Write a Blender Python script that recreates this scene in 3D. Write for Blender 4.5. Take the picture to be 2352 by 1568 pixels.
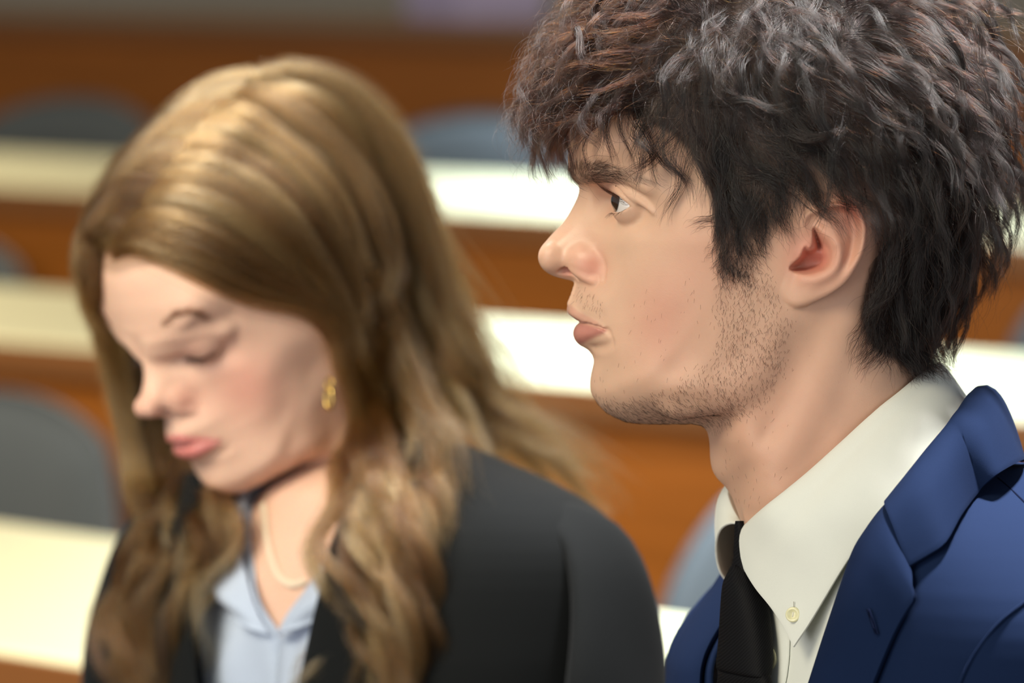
import bpy, math, random
import numpy as np
from mathutils import Vector, Matrix

for o in list(bpy.data.objects):
    bpy.data.objects.remove(o)
SC = bpy.context.scene
COL = SC.collection
PI = math.pi

# ------------------------------------------------------------------ camera
PITCH = math.radians(8.0)
CAM = np.array([0.0, 0.0, 1.48])
FPX = 8820.0                       # focal length in pixels of the 2352 wide frame
AX_R = np.array([1.0, 0.0, 0.0])
AX_U = np.array([0.0, math.sin(PITCH), math.cos(PITCH)])
AX_F = np.array([0.0, math.cos(PITCH), -math.sin(PITCH)])
D_MAN = 1.96
D_WOMAN = 2.36
cam = bpy.data.cameras.new('camera')
cam.lens = 135.0
cam.sensor_width = 36.0
cam.clip_start = 0.05
cam.clip_end = 60
cam.dof.use_dof = True
cam.dof.focus_distance = D_MAN - 0.055
cam.dof.aperture_fstop = 5.4
cam_ob = bpy.data.objects.new('camera', cam)
COL.objects.link(cam_ob)
cam_ob.location = CAM
cam_ob.rotation_euler = (PI / 2 - PITCH, 0, 0)
SC.camera = cam_ob

# ------------------------------------------------------------------ exposure, world, ceiling lights
SC.view_settings.view_transform = 'Standard'
SC.view_settings.look = 'None'
SC.view_settings.gamma = 1.0
SC.view_settings.use_curve_mapping = False
SC.view_settings.exposure = 0.0
SC.cycles.max_bounces = 6
SC.cycles.diffuse_bounces = 3
SC.cycles.glossy_bounces = 3
SC.cycles.transmission_bounces = 4
SC.cycles.transparent_max_bounces = 6
SC.cycles.use_adaptive_sampling = True
SC.cycles.adaptive_threshold = 0.025
SC.cycles.use_denoising = True
SC.cycles.caustics_reflective = False
SC.cycles.caustics_refractive = False
SC.cycles.sample_clamp_indirect = 4.0

W = bpy.data.worlds.new('world')
SC.world = W
W.use_nodes = True
W.node_tree.nodes['Background'].inputs[0].default_value = (0.80, 0.86, 0.95, 1)
W.node_tree.nodes['Background'].inputs[1].default_value = 0.27


def area(name, loc, target, size, power, color=(1, 1, 1), spread=180.0, size_y=None):
    l = bpy.data.lights.new(name, 'AREA')
    l.shape = 'RECTANGLE'
    l.size = size
    l.size_y = size_y or size
    l.energy = power
    l.color = color
    l.spread = math.radians(spread)
    o = bpy.data.objects.new(name, l)
    COL.objects.link(o)
    o.location = loc
    d = Vector(target) - Vector(loc)
    o.rotation_euler = d.to_track_quat('-Z', 'Y').to_euler()
    return o


# rows of ceiling panels over the front of the hall, added fill panels towards the camera side
area('ceiling_light_front', (0.44, 2.18, 2.8), (0.33, 1.95, 1.2), 0.2, 7.5, (1.0, 0.98, 0.95), 36, 0.2)
area('ceiling_light_back', (-0.42, 2.75, 2.9), (-0.38, 2.4, 1.2), 0.4, 46, (1.0, 0.98, 0.95), 150, 0.4)
area('ceiling_light_hall', (0.25, 5.1, 3.0), (0.25, 5.1, 0), 0.3, 70, (0.66, 0.84, 1.0), 36, 4.4)
area('ceiling_light_left', (-1.25, 5.6, 3.0), (-1.25, 5.6, 0), 0.8, 16, (1.0, 0.90, 0.64), 64, 3.4)
area('fill_light_side', (-2.4, -0.6, 1.2), (0.1, 2.1, 1.25), 2.2, 40, (1.0, 0.975, 0.94), 170, 1.8)  # added fill rather than a window; low enough to lift the chin underside
area('fill_light_camera', (1.6, -1.2, 1.4), (0.2, 2.1, 1.2), 2.2, 17, (1.0, 0.97, 0.93), 170, 1.8)  # weaker fill added from the camera side, no window known there
area('fill_light_hall', (-1.5, 0.9, 2.6), (-0.3, 6.0, 0.6), 1.6, 46, (1.0, 0.90, 0.68), 100, 1.0)  # warm fill added to brighten the desk rows and their front panels


# ------------------------------------------------------------------ frames
def at(x, y, d):
    """World point that stands d metres in front of the camera on the ray through pixel (x, y) of the photograph."""
    return CAM + d * AX_F + (x - 1176) / FPX * d * AX_R - (y - 784) / FPX * d * AX_U


S0 = 4.5                                     # pixels per millimetre at the man's mid plane
OX, OY = 1700.0, 500.0                       # origin of the head frame


def pm(x, y, w=0.0, d0=D_MAN):
    """Head frame millimetres (u right, v up) of what appears at (x, y) when it stands w mm nearer than the mid plane."""
    k = (d0 - w / 1000.0) / d0
    return ((1176 + (x - 1176) * k - OX) / S0, -((784 + (y - 784) * k) - OY) / S0)


def p3(x, y, w=0.0):
    u, v = pm(x, y, w)
    return np.array([u, v, w])


MAN_O = at(OX, OY, D_MAN)
BASIS = np.array([AX_R, AX_U, -AX_F])        # rows: u, v, w


def man_world(p):
    """Head frame mm -> world metres."""
    return MAN_O + (np.asarray(p, float) / 1000.0) @ BASIS


# ------------------------------------------------------------------ curves and interpolation
def cr(pts, n):
    """Catmull-Rom through pts, resampled to n points evenly by arc length."""
    P = np.asarray(pts, float)
    P = np.vstack([2 * P[0] - P[1], P, 2 * P[-1] - P[-2]])
    out = []
    t = np.linspace(0, 1, 16, endpoint=False)[:, None]
    for i in range(1, len(P) - 2):
        a, b, c, d = P[i - 1], P[i], P[i + 1], P[i + 2]
        out.append(0.5 * (2 * b + (c - a) * t + (2 * a - 5 * b + 4 * c - d) * t * t + (3 * b - a - 3 * c + d) * t ** 3))
    out.append(P[-2][None])
    Q = np.vstack(out)
    L = np.concatenate([[0], np.cumsum(np.linalg.norm(np.diff(Q, axis=0), axis=1))])
    s = np.linspace(0, L[-1], n)
    return np.stack([np.interp(s, L, Q[:, k]) for k in range(Q.shape[1])], 1)


def tps_fit(X, y, lam=0.0):
    n = len(X)
    r = np.linalg.norm(X[:, None] - X[None], axis=2)
    K = np.where(r > 0, r * r * np.log(r + 1e-9), 0) + lam * np.eye(n)
    A = np.zeros((n + 3, n + 3))
    A[:n, :n] = K
    A[:n, n] = 1
    A[:n, n + 1:] = X
    A[n, :n] = 1
    A[n + 1:, :n] = X.T
    b = np.zeros(n + 3)
    b[:n] = y
    return X, np.linalg.solve(A, b)


def tps_eval(T, Q):
    X, c = T
    out = np.empty(len(Q))
    for i in range(0, len(Q), 20000):
        q = Q[i:i + 20000]
        r2 = ((q[:, None] - X[None]) ** 2).sum(2)
        out[i:i + 20000] = (0.5 * r2 * np.log(r2 + 1e-12)) @ c[:len(X)] + c[len(X)] + q @ c[len(X) + 1:]
    return out


def poly_sd(P, Q):
    """Signed distance of points Q to the closed polygon P, positive inside."""
    P = np.asarray(P, float)
    out = np.empty(len(Q))
    a = P
    b = np.roll(P, -1, 0)
    e = b - a
    ee = (e * e).sum(1) + 1e-12
    for i in range(0, len(Q), 8000):
        q = Q[i:i + 8000]
        w = q[:, None] - a[None]
        t = np.clip((w * e[None]).sum(2) / ee, 0, 1)
        d = w - t[..., None] * e[None]
        dist = np.sqrt((d * d).sum(2).min(1))
        cond = (a[None, :, 1] > q[:, None, 1]) != (b[None, :, 1] > q[:, None, 1])
        xi = a[None, :, 0] + (q[:, None, 1] - a[None, :, 1]) / np.where(np.abs(e[:, 1]) < 1e-12, 1e-12, e[:, 1])[None] * e[None, :, 0]
        inside = (np.sum(cond & (q[:, None, 0] < xi), axis=1) % 2) == 1
        out[i:i + 8000] = np.where(inside, dist, -dist)
    return out


def line_d(L, Q):
    """Distance of points Q (n, k) to the open polyline L, with the parameter (0..1) of the nearest point."""
    L = np.asarray(L, float)
    a, b = L[:-1], L[1:]
    e = b - a
    ee = (e * e).sum(1) + 1e-12
    best = np.full(len(Q), 1e9)
    par = np.zeros(len(Q))
    for i in range(len(a)):
        w = Q - a[i]
        t = np.clip(w @ e[i] / ee[i], 0, 1)
        d = np.linalg.norm(w - t[:, None] * e[i], axis=1)
        m = d < best
        best[m] = d[m]
        par[m] = (i + t[m]) / len(a)
    return best, par


def sstep(a, b, x):
    t = np.clip((x - a) / (b - a), 0, 1)
    return t * t * (3 - 2 * t)


def smin(a, b, k):
    h = np.clip(0.5 + 0.5 * (b - a) / k, 0, 1)
    return b * (1 - h) + a * h - k * h * (1 - h)


def smax(a, b, k):
    return -smin(-a, -b, k)


def blur2(A, s):
    n = int(3 * s) + 1
    k = np.exp(-0.5 * (np.arange(-n, n + 1) / s) ** 2)
    k /= k.sum()
    for ax in (0, 1):
        B = np.pad(A, [(n, n) if i == ax else (0, 0) for i in (0, 1)], mode='edge')
        C = np.zeros_like(A)
        for i, w in enumerate(k):
            C += w * (B[i:i + A.shape[0]] if ax == 0 else B[:, i:i + A.shape[1]])
        A = C
    return A


# ------------------------------------------------------------------ implicit surfaces
class Field:
    """Half head (w >= 0) on a grid; mirrored when meshed."""

    def __init__(self, lo, hi, h):
        self.h = h
        self.lo = np.array(lo, float)
        self.n = [int((hi[i] - lo[i]) / h) + 1 for i in range(3)]
        self.ax = [lo[i] + h * np.arange(self.n[i]) for i in range(3)]
        self.F = np.full(self.n, 50.0, np.float32)

    def box(self, lo, hi):
        s = []
        for i in range(3):
            a = max(0, int((lo[i] - self.lo[i]) / self.h))
            b = min(self.n[i], int((hi[i] - self.lo[i]) / self.h) + 2)
            s.append(slice(a, b))
        U = self.ax[0][s[0]][:, None, None]
        V = self.ax[1][s[1]][None, :, None]
        Wc = self.ax[2][s[2]][None, None, :]
        return tuple(s), U, V, Wc

    def tube(self, pts, rad, k, sub=False, n=24):
        """Union (or carve) of a tube of varying radius along pts (mm)."""
        P = cr(np.column_stack([np.asarray(pts, float), rad]), n)
        m = P[:, 3].max() + k + 2
        s, U, V, Wc = self.box(P[:, :3].min(0) - m, P[:, :3].max(0) + m)
        best = np.full(np.broadcast(U, V, Wc).shape, 1e3, np.float32)
        for i in range(n - 1):
            a, b = P[i, :3], P[i + 1, :3]
            e = b - a
            ee = (e * e).sum() + 1e-9
            t = np.clip(((U - a[0]) * e[0] + (V - a[1]) * e[1] + (Wc - a[2]) * e[2]) / ee, 0, 1)
            d = np.sqrt((U - a[0] - t * e[0]) ** 2 + (V - a[1] - t * e[1]) ** 2 + (Wc - a[2] - t * e[2]) ** 2) - (P[i, 3] + t * (P[i + 1, 3] - P[i, 3]))
            best = np.minimum(best, d)
        self.F[s] = smax(self.F[s], -best, k) if sub else smin(self.F[s], best, k)

    def ell(self, c, r, k, rot=0.0, yaw=0.0, sub=False):
        """Ellipsoid, turned by rot in the u-v plane and yaw about v."""
        m = max(r) + k + 2
        c = np.asarray(c, float)
        s, U, V, Wc = self.box(c - m, c + m)
        x, y, z = U - c[0], V - c[1], Wc - c[2]
        cy, sy = math.cos(yaw), math.sin(yaw)
        x, z = cy * x + sy * z, -sy * x + cy * z
        ca, sa = math.cos(rot), math.sin(rot)
        x, y = ca * x + sa * y, -sa * x + ca * y
        q = np.sqrt((x / r[0]) ** 2 + (y / r[1]) ** 2 + (z / r[2]) ** 2)
        g = np.sqrt((x / r[0] ** 2) ** 2 + (y / r[1] ** 2) ** 2 + (z / r[2] ** 2) ** 2) + 1e-6
        d = q * (q - 1) / g
        self.F[s] = smax(self.F[s], -d, k) if sub else smin(self.F[s], d, k)

    def full(self):
        return np.concatenate([self.F[:, :, :0:-1], self.F], axis=2)

    def mesh(self):
        F = self.full()
        lo = self.lo.copy()
        lo[2] = -self.ax[2][-1]
        return surface_nets(F, lo, self.h)

    def sample(self, P):
        """Trilinear value at points P (mm), |w|."""
        q = np.array(P, float)
        q[:, 2] = np.abs(q[:, 2])
        g = (q - self.lo) / self.h
        i = np.clip(np.floor(g).astype(int), 0, np.array(self.n) - 2)
        f = np.clip(g - i, 0, 1)
        out = 0
        for a in (0, 1):
            for b in (0, 1):
                for c in (0, 1):
                    wgt = (f[:, 0] if a else 1 - f[:, 0]) * (f[:, 1] if b else 1 - f[:, 1]) * (f[:, 2] if c else 1 - f[:, 2])
                    out = out + wgt * self.F[i[:, 0] + a, i[:, 1] + b, i[:, 2] + c]
        return out

    def grad(self, P, e=1.5):
        P = np.asarray(P, float)
        g = np.stack([self.sample(P + np.eye(3)[k] * e) - self.sample(P - np.eye(3)[k] * e) for k in range(3)], 1)
        return g / (np.linalg.norm(g, axis=1, keepdims=True) + 1e-9)


def surface_nets(F, lo, h):
    s = F < 0
    nx, ny, nz = F.shape
    cnt = np.zeros((nx - 1, ny - 1, nz - 1), np.int8)
    for a in (0, 1):
        for b in (0, 1):
            for c in (0, 1):
                cnt += s[a:nx - 1 + a, b:ny - 1 + b, c:nz - 1 + c]
    I = np.argwhere((cnt > 0) & (cnt < 8))
    idx = np.full(cnt.shape, -1, np.int32)
    idx[I[:, 0], I[:, 1], I[:, 2]] = np.arange(len(I))
    acc = np.zeros((len(I), 3))
    num = np.zeros(len(I))
    corners = [(a, b, c) for a in (0, 1) for b in (0, 1) for c in (0, 1)]
    for A in corners:
        for B in corners:
            if sum(B) - sum(A) == 1 and all(B[k] >= A[k] for k in range(3)):
                fa = F[I[:, 0] + A[0], I[:, 1] + A[1], I[:, 2] + A[2]].astype(float)
                fb = F[I[:, 0] + B[0], I[:, 1] + B[1], I[:, 2] + B[2]].astype(float)
                m = (fa < 0) != (fb < 0)
                t = np.where(m, fa / np.where(np.abs(fa - fb) < 1e-12, 1e-12, fa - fb), 0)
                p = np.array(A) + t[:, None] * (np.array(B) - np.array(A))
                acc += np.where(m[:, None], p, 0)
                num += m
    V = lo + h * (I + acc / np.maximum(num, 1)[:, None])
    faces = []
    for ax in range(3):
        o1, o2 = [(1, 2), (2, 0), (0, 1)][ax]
        sl0 = [slice(None)] * 3
        sl1 = [slice(None)] * 3
        sl0[ax] = slice(0, -1)
        sl1[ax] = slice(1, None)
        ch = s[tuple(sl0)] != s[tuple(sl1)]
        E = np.argwhere(ch)
        E = E[(E[:, o1] > 0) & (E[:, o2] > 0) & (E[:, o1] < F.shape[o1] - 1) & (E[:, o2] < F.shape[o2] - 1)]
        q = []
        for d1, d2 in ((1, 1), (0, 1), (0, 0), (1, 0)):
            c = E.copy()
            c[:, o1] -= d1
            c[:, o2] -= d2
            q.append(idx[c[:, 0], c[:, 1], c[:, 2]])
        q = np.stack(q, 1)
        ins = s[E[:, 0], E[:, 1], E[:, 2]]
        q = np.where(ins[:, None], q, q[:, ::-1])
        faces.append(q)
    return V, np.vstack(faces)


def taubin(V, Fq, it=3, lam=0.5, mu=-0.52):
    E = np.vstack([Fq[:, [0, 1]], Fq[:, [1, 2]], Fq[:, [2, 3]], Fq[:, [3, 0]]])
    deg = np.bincount(E.ravel(), minlength=len(V)).astype(float)[:, None]
    for _ in range(it):
        for f in (lam, mu):
            A = np.zeros_like(V)
            for k in range(3):
                A[:, k] = np.bincount(E[:, 0], V[E[:, 1], k], len(V)) + np.bincount(E[:, 1], V[E[:, 0], k], len(V))
            V = V + f * (A / np.maximum(deg, 1) - V)
    return V


# ------------------------------------------------------------------ blender objects
def link(o, parent=None):
    COL.objects.link(o)
    if parent is not None:
        o.parent = parent
        o.matrix_parent_inverse = Matrix.Translation(parent.location).inverted()
    return o


def mesh_np(name, V, Fq, mat, parent=None, smooth=True):
    me = bpy.data.meshes.new(name)
    Fq = np.asarray(Fq)
    V = np.asarray(V, float)
    k = Fq.shape[1]
    me.vertices.add(len(V))
    me.vertices.foreach_set('co', V.astype(np.float32).ravel())
    me.loops.add(Fq.size)
    me.loops.foreach_set('vertex_index', Fq.astype(np.int32).ravel())
    me.polygons.add(len(Fq))
    me.polygons.foreach_set('loop_start', (np.arange(len(Fq)) * k).astype(np.int32))
    me.update(calc_edges=True)
    me.validate()
    me.polygons.foreach_set('use_smooth', np.full(len(me.polygons), smooth))
    if mat:
        me.materials.append(mat)
    o = bpy.data.objects.new(name, me)
    return link(o, parent)


def attr(o, name, vals):
    a = o.data.attributes.new(name, 'FLOAT', 'POINT')
    a.data.foreach_set('value', np.asarray(vals, np.float32))


def grid_faces(n, m, closed_m=False):
    f = []
    mm = m if closed_m else m - 1
    i, j = np.meshgrid(np.arange(n - 1), np.arange(mm), indexing='ij')
    i = i.ravel()
    j = j.ravel()
    j2 = (j + 1) % m
    return np.stack([i * m + j, (i + 1) * m + j, (i + 1) * m + j2, i * m + j2], 1)


def strands(name, P, rad, mat, parent=None, tone=None):
    """Hair: P (N, K, 3) world points, rad (K,) or (N, K) radii in metres."""
    N, K = P.shape[:2]
    hc = bpy.data.hair_curves.new(name)
    hc.add_curves([K] * N)
    hc.attributes['position'].data.foreach_set('vector', P.astype(np.float32).ravel())
    R = np.broadcast_to(np.asarray(rad, np.float32), (N, K)).ravel()
    a = hc.attributes.get('radius') or hc.attributes.new('radius', 'FLOAT', 'POINT')
    a.data.foreach_set('value', np.ascontiguousarray(R))
    if tone is not None:
        t = hc.attributes.new('tone', 'FLOAT', 'CURVE')
        t.data.foreach_set('value', np.asarray(tone, np.float32))
    hc.materials.append(mat)
    o = bpy.data.objects.new(name, hc)
    return link(o, parent)


def thing(name, label, cat, loc, group=None):
    o = bpy.data.objects.new(name, None)
    COL.objects.link(o)
    o.location = loc
    o.empty_display_size = 0.05
    o['label'] = label
    o['category'] = cat
    if group:
        o['group'] = group
    return o


def tag(o, label=None, cat=None, group=None, kind=None):
    for k, v in (('label', label), ('category', cat), ('group', group), ('kind', kind)):
        if v:
            o[k] = v
    return o


# ------------------------------------------------------------------ materials
def mat(name, base=(0.5, 0.5, 0.5), rough=0.5, **kw):
    m = bpy.data.materials.new(name)
    m.use_nodes = True
    b = m.node_tree.nodes['Principled BSDF']
    b.inputs['Base Color'].default_value = (*base, 1)
    b.inputs['Roughness'].default_value = rough
    for k, v in kw.items():
        b.inputs[k.replace('_', ' ')].default_value = v
    return m


class NT:
    def __init__(self, m):
        self.t = m.node_tree
        self.b = self.t.nodes.get('Principled BSDF')

    def n(self, typ, **kw):
        n = self.t.nodes.new(typ)
        for k, v in kw.items():
            if k.startswith('i_'):
                k = k[2:]
                n.inputs[int(k) if k.isdigit() else k.replace('_', ' ')].default_value = v
            else:
                setattr(n, k, v)
        return n

    def l(self, a, b):
        self.t.links.new(a, b)

    def attr(self, name):
        return self.n('ShaderNodeAttribute', attribute_name=name).outputs['Fac']

    def mix(self, fac, a, b):
        n = self.n('ShaderNodeMix', data_type='RGBA')
        for s, v in ((0, fac), (6, a), (7, b)):
            if hasattr(v, 'links') or hasattr(v, 'is_linked'):
                self.l(v, n.inputs[s])
            else:
                n.inputs[s].default_value = v if s == 0 else (*v, 1) if len(v) == 3 else v
        return n.outputs[2]

    def math(self, op, a, b=0.0):
        n = self.n('ShaderNodeMath', operation=op)
        for s, v in ((0, a), (1, b)):
            if hasattr(v, 'is_linked'):
                self.l(v, n.inputs[s])
            else:
                n.inputs[s].default_value = v
        return n.outputs[0]

    def noise(self, scale, detail=3, rough=0.5, coord=None, dist=0.0):
        n = self.n('ShaderNodeTexNoise')
        n.inputs['Scale'].default_value = scale
        n.inputs['Detail'].default_value = detail
        n.inputs['Roughness'].default_value = rough
        n.inputs['Distortion'].default_value = dist
        if coord is None:
            coord = self.n('ShaderNodeTexCoord').outputs['Object']
        self.l(coord, n.inputs['Vector'])
        return n.outputs['Fac']

    def ramp(self, fac, *stops):
        n = self.n('ShaderNodeValToRGB')
        e = n.color_ramp.elements
        while len(e) < len(stops):
            e.new(0.5)
        for el, (p, c) in zip(e, stops):
            el.position = p
            el.color = (*c, 1) if len(c) == 3 else c
        self.l(fac, n.inputs[0])
        return n.outputs[0]

    def bump(self, height, strength, dist):
        n = self.n('ShaderNodeBump')
        n.inputs['Strength'].default_value = strength
        n.inputs['Distance'].default_value = dist
        self.l(height, n.inputs['Height'])
        self.l(n.outputs[0], self.b.inputs['Normal'])
        return n


def srgb(r, g, b):
    f = lambda c: c / 255 / 12.92 if c / 255 <= 0.04045 else ((c / 255 + 0.055) / 1.055) ** 2.4
    return (f(r), f(g), f(b))


# ------------------------------------------------------------------ the lecture hall
def wood_material(name, dark, light, scale=1.0, rough=0.4):
    m = mat(name, light, rough, Specular_IOR_Level=0.4)
    t = NT(m)
    co = t.n('ShaderNodeTexCoord').outputs['Object']
    mp = t.n('ShaderNodeMapping')
    mp.inputs['Scale'].default_value = (1.2 * scale, 8 * scale, 14 * scale)
    t.l(co, mp.inputs[0])
    n = t.noise(2.2, 5, 0.6, mp.outputs[0], 0.6)
    t.l(t.ramp(n, (0.25, dark), (0.75, light)), t.b.inputs['Base Color'])
    t.bump(n, 0.05, 0.002)
    return m


WOOD = wood_material('panel_wood', srgb(136, 78, 22), srgb(168, 98, 34))
DESK_TOP = mat('desk_laminate', srgb(228, 217, 174), 0.32, Specular_IOR_Level=0.5)
DESK_TOP_DIM = mat('desk_laminate_dim', srgb(150, 114, 66), 0.4)  # desk laminate darkened in colour, as the farthest row gets less light
LILAC = mat('lilac_card', srgb(176, 164, 196), 0.7)
DESK_EDGE = mat('desk_edge', srgb(120, 74, 34), 0.45)
STEP = fabric_floor = mat('carpet', srgb(92, 74, 56), 0.95)
WALL_M = mat('plaster', srgb(196, 186, 168), 0.8)
GREY_F = mat('chair_fabric', srgb(66, 70, 72), 0.9, Sheen_Weight=0.3)
BLACK_P = mat('black_plastic', srgb(30, 31, 33), 0.5)
STEEL = mat('steel', srgb(150, 150, 152), 0.3, Metallic=1.0)


def on_plane(x, y, z):
    """World point of height z that appears at pixel (x, y)."""
    d = AX_F + (x - 1176) / FPX * AX_R - (y - 784) / FPX * AX_U
    return CAM + d * (z - CAM[2]) / d[2]


def box_np(lo, hi, bev=0.0):
    import bmesh
    bm = bmesh.new()
    bmesh.ops.create_cube(bm, size=1)
    for v in bm.verts:
        v.co = [lo[i] + (v.co[i] + 0.5) * (hi[i] - lo[i]) for i in range(3)]
    if bev:
        bmesh.ops.bevel(bm, geom=bm.edges[:], offset=bev, segments=3, affect='EDGES', profile=0.5)
    me = bpy.data.meshes.new('b')
    bm.to_mesh(me)
    bm.free()
    return me


def box(name, lo, hi, mt, parent=None, bev=0.0):
    me = box_np(lo, hi, bev)
    me.name = name
    me.materials.append(mt)
    o = bpy.data.objects.new(name, me)
    COL.objects.link(o)
    if parent is not None:
        o.parent = parent
    return o


def structure(o):
    o['kind'] = 'structure'
    return o


# (left near-edge pixel, right near-edge pixel, desk height, depth)
ROWS = [((0, 1490), (1550, 1740), 0.755, 0.45, 'first'), ((0, 778), (2250, 948), 0.80, 0.46, 'second'), ((0, 424), (1150, 488), 0.86, 0.52, 'third'), ((0, 36), (1100, 62), 1.0, 0.6, 'fourth')]
structure(box('floor', (-8, -3.0, -0.1), (9, 14.5, 0.0), STEP))
structure(box('wall_back', (-8, 14.0, 0), (9, 14.15, 3.6), WALL_M))
ROOT = []
RLAB = ['long pale desk nearest behind the seated people, brown front panel', 'long pale-topped desk in the second row behind the people', 'long pale-topped desk in the third row, level with the standing curls', 'farthest long desk, top toned down for weaker light, along the top edge of the photo']
RLAB[2] = 'long pale-topped desk in the third row, behind the crown of the long-haired head'
tiers = []
for k, (pl, pr, z, dep, nm) in enumerate(ROWS):
    A, B = on_plane(*pl, z), on_plane(*pr, z)
    ang = math.atan2(B[1] - A[1], B[0] - A[0])
    mid = (A + B) / 2
    e = thing('lecture_desk', RLAB[k], 'desk', (mid[0], mid[1], 0), 'rows of lecture hall desks')
    e.rotation_euler.z = ang
    Lh = 4.4
    fz = z - 0.735
    box('desk_top', (-Lh, 0, z - 0.035), (Lh, dep, z), DESK_TOP if k < 3 else DESK_TOP_DIM, e, 0.006)
    box('edge_band', (-Lh, -0.006, z - 0.045), (Lh, 0.0, z - 0.004), DESK_EDGE, e, 0.002)
    box('front_panel', (-Lh, 0.03, fz), (Lh, 0.055, z - 0.036), WOOD, e, 0.003)
    for q in range(5):
        x = -Lh + 0.01 + q * (2 * Lh - 0.05) / 4
        box('support', (x, 0.06, fz), (x + 0.03, dep - 0.05, z - 0.036), WOOD, e, 0.002)
    if fz > 0.03:
        s = structure(box('floor_riser', (-Lh - 0.2, -0.18, 0.0), (Lh + 0.2, 6.0, fz), STEP))
        s.name = 'floor_%s' % nm
        s.location = (mid[0], mid[1], 0)
        s.rotation_euler.z = ang
    ROOT.append((mid, ang, z, dep, fz))


def chair_back_mesh(wd=0.47, ht=0.46):
    """Padded shell backrest with rounded corners, curved about the sitter; faces -y."""
    n, m = 25, 21
    V = []
    for side in (0, 1):
        for i in range(n):
            for j in range(m):
                a, b = -1 + 2 * i / (n - 1), -1 + 2 * j / (m - 1)
                q = 0.8
                # rounded-square mapping
                x = a * math.sqrt(max(0, 1 - q * b * b / 2))
                y = b * math.sqrt(max(0, 1 - q * a * a / 2))
                edge = max(abs(a), abs(b))
                th = 0.030 * (1 - edge ** 6) + 0.008
                dy = -0.06 * x * x + 0.02 * y * y
                V.append((x * wd / 2, dy + (-th if side == 0 else th), ht / 2 + y * ht / 2))
    f = grid_faces(n, m)
    F = np.vstack([f, f[:, ::-1] + n * m])
    ring = [i * m for i in range(n)] + [(n - 1) * m + j for j in range(1, m)] + [i * m + m - 1 for i in range(n - 2, -1, -1)] + [j for j in range(m - 2, 0, -1)]
    r = np.array(ring)
    r2 = np.roll(r, -1)
    F = np.vstack([F, np.stack([r, r2, r2 + n * m, r + n * m], 1)])
    return np.array(V), F


def make_chair(label, loc, rot, tilt=0.0, drop=0.0):
    e = thing('swivel_chair', label, 'chair', loc, 'grey swivel chairs behind the desks')
    V, F = chair_back_mesh()
    V = V @ np.array(Matrix.Rotation(tilt, 3, 'X')).T + np.array([0, 0.22, 0.56 - drop])
    b = mesh_np('backrest', V, F, GREY_F)
    b.parent = e
    s = box('seat', (-0.23, -0.24, 0.42), (0.23, 0.2, 0.49), GREY_F, e, 0.03)
    a = box('back_bracket', (-0.03, 0.12, 0.40), (0.03, 0.27, 0.425), BLACK_P, e, 0.005)
    a2 = box('back_post', (-0.025, 0.255, 0.40), (0.025, 0.272, max(0.46, 0.62 - drop)), BLACK_P, e, 0.005)
    c = bpy.data.meshes.new('column')
    ph = np.linspace(0, 2 * PI, 20, endpoint=False)
    V = np.array([[r * math.cos(p), r * math.sin(p), z] for r, z in ((0.028, 0.42), (0.028, 0.25), (0.02, 0.25), (0.02, 0.07)) for p in ph])
    o = mesh_np('column', V, grid_faces(4, 20, True)[:, ::-1], STEEL)
    o.parent = e
    for q in range(5):
        a = q * 2 * PI / 5 + 0.3
        l = box('foot', (0.0, -0.02, 0.05), (0.27, 0.02, 0.08), BLACK_P, e, 0.006)
        l.rotation_euler.z = a
        w = mesh_np('caster', np.array([[0.255 + 0.022 * math.cos(p), y, 0.026 + 0.026 * math.sin(p)] for y in (-0.014, 0.014) for p in ph]), grid_faces(2, 20, True), BLACK_P)
        w.parent = l
    e.rotation_euler.z = rot
    return e


def chair_behind(row, px, top_px, label, dx=0.0, back=0.30, turn=0.0, tilt=-0.12):
    """A chair whose backrest top shows around column px just beyond a desk row."""
    mid, ang, z, dep, fz = ROOT[row]
    # walk along the row to the pixel column
    dr = np.array([math.cos(ang), math.sin(ang), 0])
    nr = np.array([-math.sin(ang), math.cos(ang), 0])
    best = None
    for t in np.arange(-3, 3, 0.01):
        p = mid + dr * t + nr * (dep + back) + np.array([0, 0, 0.25])
        q = p + nr * 0.22 + np.array([0, 0, 0.3]) - CAM
        x = 1176 + FPX * (q @ AX_R) / (q @ AX_F)
        if best is None or abs(x - px) < best[0]:
            yy = 784 - FPX * (np.array([p[0], p[1], 0]) - CAM) @ AX_U / (q @ AX_F)
            best = (abs(x - px), t, p)
    p = best[2]
    # drop so that the top of the backrest appears at row top_px
    d = AX_F + (px - 1176) / FPX * AX_R - (top_px - 784) / FPX * AX_U
    pt = p + nr * 0.22
    s = ((pt - CAM) @ AX_F)
    ztop = (CAM + d * s)[2]
    drop = fz + 0.56 + 0.46 - ztop
    make_chair(label, (p[0], p[1], fz), ang + turn, tilt, drop)


chair_behind(0, -60, 915, 'dark grey chair back at the left edge behind the nearest desk', turn=0.1)
chair_behind(0, 1815, 1065, 'grey chair back behind the blue jacket lapel and black tie', turn=-0.25, tilt=-0.2)
chair_behind(1, -215, 535, 'grey chair corner at the left edge above the second desk')
chair_behind(1, 2690, 620, 'grey chair corner at the right edge behind the dark curls')
chair_behind(2, 130, 222, 'grey chair back at the left above the third desk')
chair_behind(2, 1090, 258, 'grey chair back above the white stretch of the third desk')

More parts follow.
